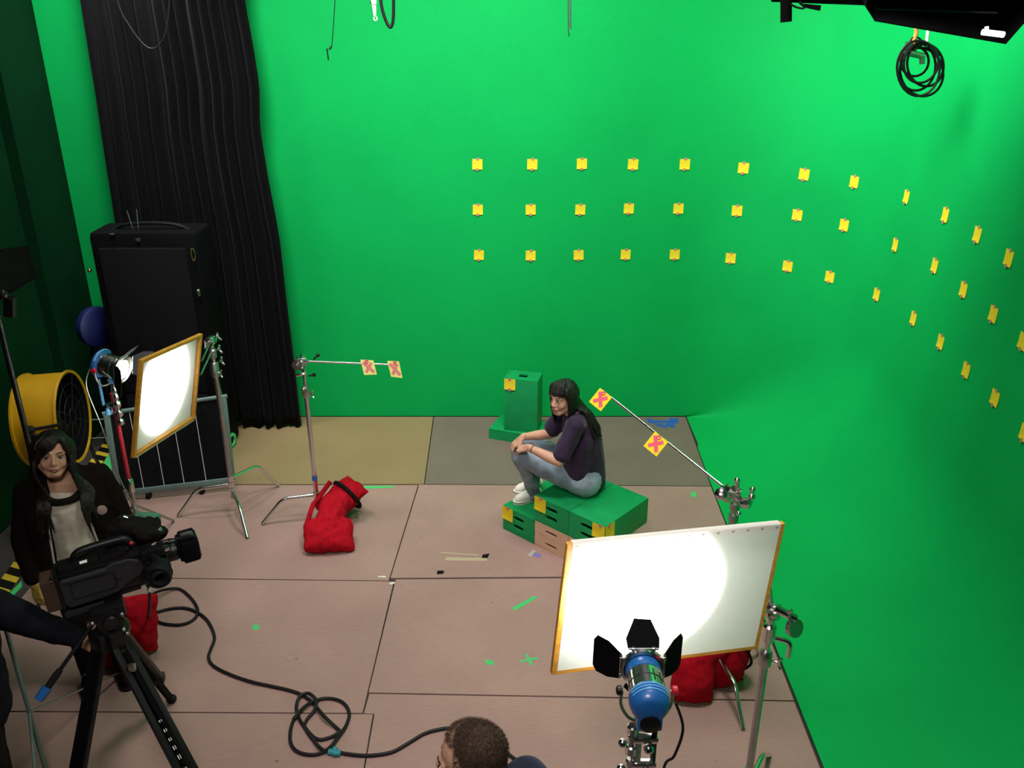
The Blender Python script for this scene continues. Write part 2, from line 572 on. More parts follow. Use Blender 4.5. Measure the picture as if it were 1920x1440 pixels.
g = G()
NU, NV = 190, 44
vs_, fs_ = [], []
for j in range(NV + 1):
    fz = j / NV
    for i in range(NU + 1):
        u = i / NU
        zb = 0.015 + 0.05 * max(0, noise.noise((u * 9, 3.1, 0))) + (0.09 * math.exp(-((u - 0.50) / 0.035) ** 2) + 0.10 * math.exp(-((u - 0.62) / 0.05) ** 2)) * 0.6
        z = zb + (5.0 - zb) * fz
        xl, xr = edge_x(edgeL, z), edge_x(edgeR, z)
        ph = u * 2 * PI * 13 + 1.3 * math.sin(u * 9) + 0.5 * noise.noise((u * 4, z * 0.7, 1))
        amp = (0.055 + 0.02 * math.sin(u * 23)) * (1.0 if u < 0.78 else max(0.25, 1 - (u - 0.78) * 4))
        y = CY + amp * math.sin(ph) + 0.018 * math.sin(ph * 2.3 + z * 0.6) + 0.02 * noise.noise((u * 30, z * 1.2, 5))
        vs_.append((xl + (xr - xl) * u + 0.012 * math.cos(ph), y, z))
for j in range(NV):
    for i in range(NU):
        a = j * (NU + 1) + i
        fs_.append((a, a + 1, a + NU + 2, a + NU + 1))
g.add(vs_, fs_)
cu = obj('stage_curtain', g, m_curtain, ang=180)
so = cu.modifiers.new('thickness', 'SOLIDIFY'); so.thickness = 0.008
tag(cu, 'tall black pleated curtain hanging in front of the green wall', 'curtain')

# ------------------------------------------------------------------ yellow notes on the wall
ORDN = ['first', 'second', 'third', 'fourth', 'fifth', 'sixth', 'seventh', 'eighth', 'ninth', 'tenth', 'eleventh',
        'twelfth', 'thirteenth', 'fourteenth']


def wall_hit(px, py):
    d = _ray(px, py)
    for (x1, y1), (x2, y2) in zip(wall_path, wall_path[1:]):
        ex, ey = x2 - x1, y2 - y1
        den = d.x * ey - d.y * ex
        if abs(den) < 1e-9: continue
        t = (x1 * ey - y1 * ex) / den
        s_ = (x1 * d.y - y1 * d.x) / den
        if t > 0 and -1e-6 <= s_ <= 1:
            n = Vector((ey, -ex, 0)).normalized()
            if n.dot(d) > 0: n = -n
            return d * t + Vector((0, 0, CAMH)), n
    return None


def disc(g, c, n, r, t, k=12):
    return g.cyl(Vector(c) - Vector(n) * 0.0005, Vector(c) + Vector(n) * t, r, r, k)


def note(c, n, size, dots, label, group, name='sticky_note', up=(0, 0, 1), tilt=0.0, mat=None):
    n = Vector(n).normalized()
    x = Vector(up).cross(n).normalized()
    y = n.cross(x).normalized()
    if tilt:
        x, y = x * math.cos(tilt) + y * math.sin(tilt), y * math.cos(tilt) - x * math.sin(tilt)
    c = Vector(c)
    root = thing(name, label, 'note', c, group)
    h = size / 2
    g = G()
    rows_ = []
    for k in range(5):
        v = 1 - 2 * k / 4
        lift = 0.004 * max(0, -v) ** 2 + 0.0015
        rows_.append([c + x * (-h) + y * (v * h) + n * lift, c + x * h + y * (v * h) + n * lift,
                      c + x * h + y * (v * h) + n * (lift + 0.0012), c - x * h + y * (v * h) + n * (lift + 0.0012)])
    g.ring_loft(rows_)
    obj('paper', g, mat or m_yellow, root, smooth=False)
    for (du, dv) in dots:
        g = G()
        disc(g, c + x * (du * h) + y * (dv * h) + n * (0.0034 + 0.004 * max(0, -dv) ** 2), n, size * 0.145, 0.0012)
        obj('tape_dot', g, m_pinkdot, root)
    return root


R_ = [[(895, 308), (998, 308), (1091, 307), (1187, 308), (1284, 308), (1394, 315), (1508, 327), (1602, 341), (1700, 369), (1773, 403), (1833, 440), (1892, 484)],
      [(896, 393), (995, 393), (1088, 393), (1179, 391), (1272, 391), (1382, 395), (1495, 403), (1583, 422), (1679, 459), (1753, 498), (1807, 543), (1863, 589), (1919, 640)],
      [(898, 478), (995, 479), (1085, 478), (1173, 477), (1265, 477), (1370, 484), (1477, 499), (1556, 519), (1644, 552), (1713, 597), (1764, 641), (1812, 694), (1866, 746), (1922, 812)]]
for r_, nm in zip(R_, ('top', 'middle', 'bottom')):
    for i, (px, py) in enumerate(r_):
        p, n = wall_hit(px, py)
        end = ', at frame edge' if (nm, i) in (('middle', 12), ('bottom', 13)) else ''
        note(p, n, 0.086, ((0.06, 1.02), (-0.06, -1.02)),
             'yellow note, %s from left in %s row on the green wall%s' % (ORDN[i], nm, end), 'yellow notes on the green wall',
             tilt=random.uniform(-0.03, 0.03))

# ------------------------------------------------------------------ apple boxes
BA = -0.7345
U = Vector((math.cos(BA), math.sin(BA), 0))
V = Vector((-math.sin(BA), math.cos(BA), 0))
Z = Vector((0, 0, 1))
B0 = Vector((0.162, 5.351, 0))
W_, D_, H_ = 0.305, 0.508, 0.203


def apple_box(o, u, v, w_, wd, dp, ht, slots, mat, label, group=None, slotw=0.105, sloth=0.03, name='apple_box'):
    """o = front lower left corner; u width, v depth, w_ up; open hand slots in the front and back boards"""
    o = Vector(o)
    root = thing(name, label, 'box', o + u * wd / 2 + v * dp / 2 if abs(w_.z) > 0.9 else o, group)
    R = Matrix((u, v, w_)).transposed()
    t = 0.016

    def bx(g, c, s, bev=0.002):
        g.box(o + u * c[0] + v * c[1] + w_ * c[2], s, R, bev)

    e = 0.0012
    g = G(); bx(g, (wd / 2, dp / 2, ht - t / 2), (wd - e, dp - e, t)); obj('top_board', g, mat, root)
    g = G(); bx(g, (wd / 2, dp / 2, t / 2), (wd - e, dp - e, t)); obj('bottom_board', g, mat, root)
    for sx in (t / 2, wd - t / 2):
        g = G(); bx(g, (sx, dp / 2, ht / 2), (t - e, dp - 2 * t, ht - 2 * t)); obj('side_board', g, mat, root)
    for sy in (t / 2, dp - t / 2):
        g = G()
        zz = t
        for sl in sorted(slots):
            lo, hi = sl - sloth / 2, sl + sloth / 2
            bx(g, (wd / 2, sy, (zz + lo) / 2), (wd - e, t, lo - zz), 0)
            q = (wd - slotw) / 2
            bx(g, (q / 2 + e / 4, sy, sl), (q - e / 2, t, sloth), 0); bx(g, (wd - q / 2 - e / 4, sy, sl), (q - e / 2, t, sloth), 0)
            zz = hi
        bx(g, (wd / 2, sy, (zz + ht - t) / 2), (wd - e, t, ht - t - zz), 0)
        # rounded slot ends
        for sl in slots:
            for sgn in (-1, 1):
                cx = wd / 2 + sgn * (slotw / 2 - sloth / 2)
                for q in (-1, 1):
                    pts = []
                    for k in range(5):
                        a = PI / 2 * k / 4
                        pts.append((cx + sgn * sloth / 2 * math.cos(a), sl + q * sloth / 2 * math.sin(a)))
                    pts.append((cx + sgn * sloth / 2, sl + q * sloth / 2))
                    g.prism([o + u * a + v * (sy - t / 2) + w_ * b for a, b in pts], v * t)
        obj('end_board', g, mat, root, smooth=False)
    return root


gs = 'green and bare apple boxes of the seat'
SL = (0.142, 0.073)
gap = 0.003
apple_box(B0 - U * (W_ + gap), U, V, Z, W_, D_, H_, SL, m_boxgreen, 'green wooden box under the seated woman\'s shoes, on the floor', gs)
apple_box(B0 + Z * 0.204, U, V, Z, W_, D_, H_, SL, m_boxgreen, 'green wooden box the woman in dark shirt sits on', gs)
apple_box(B0 + Z * 0.204 + U * (W_ + gap), U, V, Z, W_, D_, H_, SL, m_boxgreen, 'green wooden box right of the seated woman, folded notes at its corner', gs)
for k, (off, nm) in enumerate(((0, 'left'), (W_ + gap, 'right'))):
    for j in (0, 1):
        apple_box(B0 + U * (off + 0.001) + Z * (0.1017 * j + 0.0002), U, V, Z, W_ - 0.002, D_ if k == 0 else 0.22, 0.1013, (0.051,), m_birch,
                  'pale unpainted wooden box, %s of the %s pair under the green seat boxes' % (('lower', 'upper')[j], nm), gs, sloth=0.022)

BB = math.radians(-20)
u2, v2 = Vector((math.cos(BB), math.sin(BB), 0)), Vector((-math.sin(BB), math.cos(BB), 0))
o2 = gz(916.5, 822)
apple_box(o2, u2, v2, Z, 0.508, 0.305, 0.1, (), m_boxgreen, 'flat green box on the floor behind the woman, under the upright one', 'green boxes behind the woman')
o3 = gz(945.5, 806, 0.1) + Z * 0.001
BC = math.radians(-14)
u3, v3 = Vector((math.cos(BC), math.sin(BC), 0)), Vector((-math.sin(BC), math.cos(BC), 0))
root = thing('apple_box', 'tall green box standing on end on the flat green box', 'box', o3 + u3 * 0.15 + v3 * 0.1, 'green boxes behind the woman')
R3 = Matrix((u3, v3, Z)).transposed()
hh, ww, dd_ = 0.50, 0.300, 0.20
for nm, c, s in (('side_board', (ww / 2, 0.008, hh / 2), (ww, 0.016, hh)), ('side_board', (ww / 2, dd_ - 0.008, hh / 2), (ww, 0.016, hh)),
                 ('top_board', (0.008, dd_ / 2, hh / 2), (0.016, dd_ - 0.033, hh)), ('bottom_board', (ww - 0.008, dd_ / 2, hh / 2), (0.016, dd_ - 0.033, hh))):
    g = G(); g.box(o3 + u3 * c[0] + v3 * c[1] + Z * c[2], s, R3, 0.002); obj(nm, g, m_boxgreen, root)
for zc in (0.010, hh - 0.010):
    g = G()
    for c, s in (((ww / 2, 0.044), (ww - 0.034, 0.055)), ((ww / 2, 0.160), (ww - 0.034, 0.046)),
                 ((0.064, 0.1045), (0.094, 0.065)), ((ww - 0.064, 0.1045), (0.094, 0.065))):
        g.box(o3 + u3 * c[0] + v3 * c[1] + Z * zc, (s[0], s[1], 0.016), R3)
    obj('end_board', g, m_boxgreen, root, smooth=False)

# notes taped to the boxes
gn = 'yellow notes on the boxes'
nf = -V
note(B0 - U * (W_ + gap) + U * 0.048 + Z * 0.150 - V * 0.001, nf, 0.105, ((0.1, 0.95),), 'yellow note on the box under the shoes', gn)
note(B0 + Z * 0.204 + U * 0.050 + Z * 0.150 - V * 0.001, nf, 0.105, ((0.1, 0.95),), 'yellow note at left on front of the box sat on', gn)
pr_ = B0 + Z * 0.204 + U * (W_ + gap)
note(pr_ + U * 0.253 + Z * 0.150 - V * 0.001, nf, 0.102, ((0.3, 0.95),), 'yellow note on front of right green box, by its corner', gn)
note(pr_ + U * (W_ + 0.001) + V * 0.052 + Z * 0.150, U, 0.102, ((-0.3, 0.95),), 'yellow note on the side face of right green box', gn)
note(o3 + u3 * 0.052 + Z * (hh - 0.052) - v3 * 0.001, -v3, 0.100, ((0, 0.95), (0, -0.95)), 'orange yellow note on the tall upright green box', gn)


# ------------------------------------------------------------------ grip stands
def smooth_leg(hub, foot, h):
    hub, foot = Vector(hub), Vector(foot)
    d = Vector((foot.x - hub.x, foot.y - hub.y, 0))
    a = Vector((hub.x, hub.y, h))
    e = Vector((hub.x + d.x * 0.60, hub.y + d.y * 0.60, h - 0.012))
    f = Vector((foot.x, foot.y, 0.012))
    pts = [a, a + (e - a) * 0.8]
    for k in range(1, 6):
        t = k / 5
        q0, q1, q2 = a + (e - a) * 0.8, e, e + (f - e) * 0.2
        pts.append(q0 * (1 - t) ** 2 + q1 * 2 * t * (1 - t) + q2 * t * t)
    pts.append(f)
    return pts


def knob(g, c, d, L=0.05, r=0.006):
    """T handle"""
    c, d = Vector(c), Vector(d).normalized()
    x, y, _ = frame_from(d)
    e = c + d * L
    g.cyl(c, e, r * 0.8, r * 0.8, 8)
    g.tube(spline([e - y * 0.028 + d * 0.012, e - y * 0.014, e, e + y * 0.014, e + y * 0.028 + d * 0.012], 3), r, 8)
    return g


def grip_head(root, c, axis, mat=None, knobs=((1, 0, 0.3),)):
    c, axis = Vector(c), Vector(axis).normalized()
    mat = mat or m_chrome
    g = G()
    g.cyl(c - axis * 0.030, c - axis * 0.004, 0.034, 0.036, 18)
    g.cyl(c + axis * 0.004, c + axis * 0.030, 0.036, 0.034, 18)
    g.cyl(c - axis * 0.045, c + axis * 0.05, 0.010, 0.010, 10)
    g.box(c - Z * 0.040, (0.032, 0.032, 0.05), None, 0.005)
    hd = obj('grip_head', g, mat, root)
    g = G(); knob(g, c + axis * 0.045, axis, 0.03, 0.007)
    obj('knob', g, mat, hd)
    return hd


def cstand(name, label, base, top, feet, group=None, mat=None, colr=0.0175, split=0.55, legh=(0.20, 0.26, 0.32), mat_col=None):
    mat = mat or m_chrome
    base = Vector((base[0], base[1], 0))
    root = thing(name, label, 'stand', base, group)
    for k, f in enumerate(feet):
        g = G(); g.tube(smooth_leg(base, (f[0], f[1], 0), legh[k]), 0.0125, 10)
        lg = obj('leg', g, mat, root)
    zs = 0.14 + (top - 0.14) * split
    g = G(); g.cyl(base + Z * 0.12, base + Z * zs, colr, colr, 14); obj('column', g, mat_col or mat, root)
    g = G()
    for hh_ in legh: g.cyl(base + Z * (hh_ - 0.022), base + Z * (hh_ + 0.022), colr + 0.006, colr + 0.006, 14)
    obj('leg_collar', g, mat, root)
    g = G(); g.cyl(base + Z * (zs - 0.02), base + Z * (top - 0.04), 0.0125, 0.0125, 12); obj('riser', g, mat, root)
    g = G()
    g.lathe([(colr + 0.004, 0), (colr + 0.011, 0.01), (colr + 0.011, 0.07), (colr + 0.003, 0.085)], base + Z * (zs - 0.05), Z, 16)
    cl = obj('collar', g, m_steel, root)
    g = G(); knob(g, base + Z * (zs - 0.01) + Vector((0.02, -0.012, 0)), (0.8, -0.5, 0), 0.035, 0.006); obj('knob', g, mat, cl)
    return root


# the left stand with two hanging cards
bL = Vector((-1.462, 5.68, 0))
csl = cstand('grip_stand', 'chrome grip stand with red sandbag and hanging cross cards, before the curtain', bL, 1.30,
             [(-1.87, 5.61), (-1.19, 6.03), (-1.27, 5.26)], 'chrome grip stands', split=0.80, legh=(0.22, 0.15, 0.12))
hL = Vector((-1.462, 5.68, 1.30))
grip_head(csl, hL, (0.15, -1, 0))
tipL = gy(748, 684, 5.66)
armL0 = gy(560, 677, 5.63)
g = G(); g.tube([armL0 + Vector((0, -0.01, 0)), hL + Vector((0.01, -0.045, 0.012)), tipL], 0.0075, 10)
obj('arm', g, m_chrome, csl)
h2 = gy(559, 681, 5.64)
g = G()
g.cyl(h2 + Vector((0, 0.04, 0)), h2 + Vector((0, -0.04, 0)), 0.034, 0.036, 16)
g.cyl(h2 + Vector((0, -0.04, 0)), h2 + Vector((0, -0.07, 0.0)), 0.012, 0.012, 10)
g.tube(spline([h2 + Vector((-0.01, -0.03, 0.035)), h2 + Vector((0.03, -0.03, 0.03)), h2 + Vector((0.08, -0.03, 0.02))], 4), 0.010, 8)
g.tube(spline([h2 + Vector((-0.01, -0.04, -0.075)), h2 + Vector((0.05, -0.03, -0.06)), hL + Vector((-0.02, 0, -0.06))], 4), 0.010, 8)
obj('arm_clamp', g, m_chrome, csl)
for (ax_, ay_), (bx_, by_) in (((596, 666), (588, 674)), ((589, 703), (578, 705))):
    g = G(); g.sph(gy(ax_, ay_, 5.66), 0.014); g.cyl(gy(ax_, ay_, 5.66), gy(bx_, by_, 5.665), 0.006)
    obj('black_knob', g, m_plastic, csl)
g = G(); g.cyl(bL + Z * 0.345, bL + Z * 0.385, 0.0195, 0.0195, 14); obj('blue_tape_band', g, m_bluetape, csl, 'blue tape band')


m_paleyellow = M('pale_yellow_card', (0.80, 0.72, 0.22), 0.75, spec=0.2)
m_palepink = M('faded_pink_tape', (0.68, 0.20, 0.20), 0.6)


def cross_card(corners, label, ring_uv, n_hint=(0, -1, 0.3), pm=None, tm=None):
    """corners TL TR BR BL; card with two strips of tape crossed on it and a tape ring"""
    c = [Vector(p) for p in corners]
    ctr = sum(c, Vector()) / 4
    n = (c[1] - c[0]).cross(c[3] - c[0]).normalized()
    if n.dot(Vector(n_hint)) < 0: n = -n
    root = thing('cross_card', label, 'card', ctr, 'yellow cards with pink crosses')
    g = G(); g.prism([p - n * 0.001 for p in c], n * 0.002); obj('paper', g, pm or m_yellow, root, smooth=False)

    def uv(u, v): return c[0] * (1 - u) * (1 - v) + c[1] * u * (1 - v) + c[2] * u * v + c[3] * (1 - u) * v

    for k, (a, b) in enumerate((((0.16, 0.17), (0.84, 0.83)), ((0.20, 0.82), (0.80, 0.18)))):
        p, q = uv(*a), uv(*b)
        s_ = (q - p).cross(n).normalized() * 0.0105
        g = G(); g.prism([p + s_, q + s_, q - s_, p - s_], n * (0.002 + 0.0004 * k))
        obj('tape_strip', g, tm or m_pink, root, smooth=False)
    p = uv(*ring_uv)
    g = G(); g.tube([p + n * 0.0025 + (frame_from(n)[0] * math.cos(2 * PI * j / 16) + frame_from(n)[1] * math.sin(2 * PI * j / 16)) * 0.0105 for j in range(16)], 0.003, 6, closed=True)
    g.cyl(p, p + n * 0.002, 0.004)
    obj('tape_ring', g, m_pink, root)
    return root


k = 5.652
cross_card([gy(675.5, 674.4, k), gy(700, 675.6, k), gy(706.6, 702.3, k - .03), gy(683, 703, k - .03)],
           'small yellow card with pink cross hanging mid arm of the curtain-side stand', (0.45, 0.10), pm=m_paleyellow, tm=m_palepink)
cross_card([gy(726, 676.6, k), gy(748, 677.5, k), gy(754.7, 708.7, k - .03), gy(733.5, 706.5, k - .03)],
           'small yellow card with pink cross at the arm tip of the curtain-side stand', (0.62, 0.10), pm=m_paleyellow, tm=m_palepink)

# right stand with the slanting arm
bR = Vector((1.165, 3.95, 0))
csr = cstand('grip_stand', 'chrome grip stand behind the big diffuser, arm reaching up toward the seated woman', bR, 1.22,
             [(1.24, 3.58), (1.48, 4.18), (0.86, 4.16)], 'chrome grip stands', split=0.66, mat=m_chrome, mat_col=m_steel)
g = G(); g.cyl(bR + Z * 0.9, bR + Z * 1.235, 0.017, 0.017, 14); obj('top_tube', g, m_steel, csr)
for zc_ in (1.17, 1.10, 1.035):
    g = G(); g.lathe([(0.018, -0.03), (0.027, -0.022), (0.027, 0.018), (0.018, 0.026)], bR + Z * zc_, Z, 16); obj('collar', g, m_steel, csr)
hR = gy(1366, 920, 3.93)
tipR = gy(1128, 731, 4.60)
da = (tipR - hR).normalized()
grip_head(csr, hR, (0.55, -0.8, 0.2))
g = G(); g.tube([hR - da * 0.13, hR, tipR], 0.008, 10); obj('arm', g, m_chrome, csr)
g = G()
for p0, p1 in (((1383, 938), (1382, 900)), ((1406, 944), (1411, 917))):
    a, b = gy(*p0, 3.90), gy(*p1, 3.90)
    g.cyl(a, b, 0.014, 0.014, 10); g.sph(b, 0.017, 10, 7)
a = gy(1353, 925, 3.86)
g.lathe([(0.012, 0), (0.032, 0.006), (0.034, 0.018), (0.020, 0.028)], a, (-0.3, -1, 0.3), 14)
a = gy(1398, 942, 3.87)
g.lathe([(0.016, -0.03), (0.030, -0.02), (0.032, 0.02), (0.016, 0.03)], a, (0.9, -0.5, 0.2), 14)
g.sph(gy(1385, 962, 3.87), 0.014); g.sph(gy(1409, 931, 3.87), 0.02)
obj('arm_clamp', g, m_chrome, csr)

perp = Vector(da)
vw = (tipR - Vector((0, 0, CAMH))).normalized()
pn = da.cross(vw).normalized()
if pn.z > 0: pn = -pn


def diamond(px, py, y, s, label):
    m = gy(px, py, y)
    a, b = m + da * s / 2, m - da * s / 2
    return cross_card([a + pn * 0.003 - vw * 0.012, b + pn * 0.003 - vw * 0.012, b + pn * s - vw * 0.02, a + pn * s - vw * 0.02], label, (0.50, 0.10), n_hint=-vw)


t0 = hR.lerp(tipR, 0.965)
t1 = hR.lerp(tipR, 0.505)
for t_, lb in ((t0, 'yellow diamond card with pink cross at the tip of the slanting arm'),
               (t1, 'yellow diamond card with pink cross halfway along the slanting arm')):
    s = 0.098
    a, b = t_ + da * s / 2, t_ - da * s / 2
    cross_card([a - pn * 0.004 - vw * 0.012, b - pn * 0.004 - vw * 0.012, b + pn * s - vw * 0.02, a + pn * s - vw * 0.02], lb, (0.42, 0.13), n_hint=-vw)

# ------------------------------------------------------------------ diffusion frames
def diffuser(corners, label, side, wrap_top=True, bw=0.022):
    """corners TL TR BR BL; cloth on the side that the normal `side` looks to"""
    c = [Vector(p) for p in corners]
    ctr = sum(c, Vector()) / 4
    n = (c[1] - c[0]).cross(c[3] - c[0]).normalized()
    if n.dot(Vector(side)) < 0: n = -n
    root = thing('diffusion_frame', label, 'diffuser', (ctr.x, ctr.y, min(p.z for p in c)), 'diffusion frames')
    ex = (c[1] - c[0]).normalized()
    ez = (c[0] - c[3]).normalized()
    R = Matrix((ex, n, ez)).transposed()
    for a, b, lng in ((c[0], c[3], 'z'), (c[1], c[2], 'z'), (c[3], c[2], 'x'), (c[0], c[1], 'x')):
        m_ = (a + b) / 2
        inw = (ctr - m_).normalized() * bw / 2
        g = G(); g.bar(a + inw, b + inw, bw, 0.024, n, 0.002)
        obj('frame_bar', g, m_woodframe, root)
    nu, nv = 16, 12
    vs_, fs_ = [], []
    # stapled cloth: leaves the side and bottom bars bare, is rolled over the top bar
    a0, a1 = c[0] + ex * bw * 0.9, c[1] - ex * bw * 0.9
    b0, b1 = c[3] + ex * bw * 0.9 + ez * bw * 0.9, c[2] - ex * bw * 0.9 + ez * bw * 0.9
    for j in range(nv + 3):
        for i in range(nu + 1):
            u = i / nu
            if j < 2:
                p = a0.lerp(a1, u) + ez * 0.0035 + n * (-0.013 if j == 0 else 0.0125)
            else:
                v = (j - 2) / nv
                p = a0.lerp(a1, u).lerp(b0.lerp(b1, u), v) + n * (0.0145 + 0.003 * noise.noise((u * 3, v * 3, 2)))
            vs_.append(p)
    for j in range(nv + 2):
        for i in range(nu):
            a = j * (nu + 1) + i
            fs_.append((a, a + 1, a + nu + 2, a + nu + 1))
    g = G(); g.add(vs_, fs_)
    cl = obj('diffusion_cloth', g, m_diff, root, 'white translucent cloth', ang=180)
    g = G()
    for i in range(14):
        p = c[0].lerp(c[1], (i + 0.6) / 14.2) - ez * 0.010 + n * 0.017
        g.box(p, (0.010, 0.0015, 0.002), R)
    obj('staples', g, m_steel, cl, smooth=False)
    return root, c, n


F2 = [(0.20, 2.72, 1.755), (1.07, 2.95, 1.70), (1.03, 2.95, 1.085), (0.153, 2.72, 1.15)]
d2, c2, n2 = diffuser(F2, 'large diffuser with orange frame in front, lit white by the blue lamp', (0, -1, 0))
F1 = [(-2.14, 4.68, 1.70), (-2.05, 5.43, 1.59), (-2.16, 5.36, 1.0), (-2.26, 4.61, 1.10)]
d1, c1, n1 = diffuser([F1[3], F1[2], F1[1], F1[0]], 'diffuser with orange frame at left, lit by the chrome lamp', (-1, 0, 0))

# stand of the left diffuser
b1 = Vector((-2.13, 5.80, 0))
cs1 = cstand('grip_stand', 'chrome grip stand holding the left diffuser beside the black curtain', b1, 1.40,
             [(-2.54, 5.72), (-1.93, 5.42), (-1.89, 6.18)], 'chrome grip stands', split=0.82, legh=(0.24, 0.19, 0.29), mat_col=m_steel)
h1 = b1 + Z * 1.40
grip_head(cs1, h1, (-0.2, -1, 0))
g = G(); g.cyl(h1 + Vector((0.005, -0.04, 0)), Vector((-2.07, 5.42, 1.40)), 0.008); g.cyl(h1 + Vector((-0.005, -0.03, -0.085)), Vector((-2.09, 5.42, 1.30)), 0.008)
obj('arm', g, m_chrome, cs1)
g = G(); knob(g, h1 + Vector((0.03, 0, 0.02)), (1, -0.3, 0.5), 0.035, 0.008); knob(g, h1 + Vector((0.025, 0, -0.07)), (1, -0.3, 0.3), 0.035, 0.008); knob(g, h1 + Vector((0.025, 0, -0.16)), (1, -0.3, 0.3), 0.04, 0.008)
obj('knob', g, m_chrome, cs1)
g = G(); g.lathe([(0.022, -0.03), (0.030, -0.02), (0.030, 0.03), (0.022, 0.04)], h1 - Z * 0.10, Z, 16); g.lathe([(0.024, -0.05), (0.033, -0.04), (0.030, 0.05), (0.022, 0.06)], h1 - Z * 0.22, Z, 16)
obj('collar', g, m_steel, cs1)

# stand of the big diffuser
b2 = Vector((1.100, 3.02, 0))
cs2 = cstand('grip_stand', 'tall grip stand at the right edge of the big diffuser, grey column', b2, 1.27,
             [(0.62, 2.96), (1.42, 2.66), (1.33, 3.40)], 'chrome grip stands', split=0.74, mat=m_chrome, legh=(0.30, 0.24, 0.18), mat_col=m_steel)
h3 = b2 + Z * 1.22
grip_head(cs2, h3, (0.75, -0.6, 0.15))
g = G(); g.lathe([(0.040, -0.012), (0.040, 0.012)], h3 + Vector((0.085, -0.05, -0.05)), (0.45, -0.8, 0.3), 18); obj('clamp_plate', g, m_steel, cs2)
g = G()
g.tube(spline([h3 + Vector((0.02, -0.03, -0.12)), h3 + Vector((0.07, -0.05, -0.125)), h3 + Vector((0.078, -0.055, -0.16)), h3 + Vector((0.075, -0.055, -0.2))], 5), 0.011, 8)
g.lathe([(0.020, -0.03), (0.029, -0.02), (0.029, 0.05), (0.02, 0.06)], h3 - Z * 0.13, Z, 14)
g.cyl(h3 + Vector((0, 0, 0)), h3 + Vector((-0.03, -0.01, 0.12)), 0.011); g.cyl(h3 + Vector((0, -0.02, 0.03)), h3 + Vector((0.09, -0.04, -0.01)), 0.02, 0.017)
obj('pole_clamp', g, m_chrome, cs2)
g = G(); g.cyl(h3 + Vector((0.0, -0.01, 0.0)), Vector((1.04, 2.955, 1.27)), 0.009); obj('arm', g, m_chrome, cs2)
g = G(); g.cyl(b2 + Z * 0.93, b2 + Z * 0.985, 0.0215, 0.0215, 14); obj('black_tape_band', g, m_tapeblack, cs2)


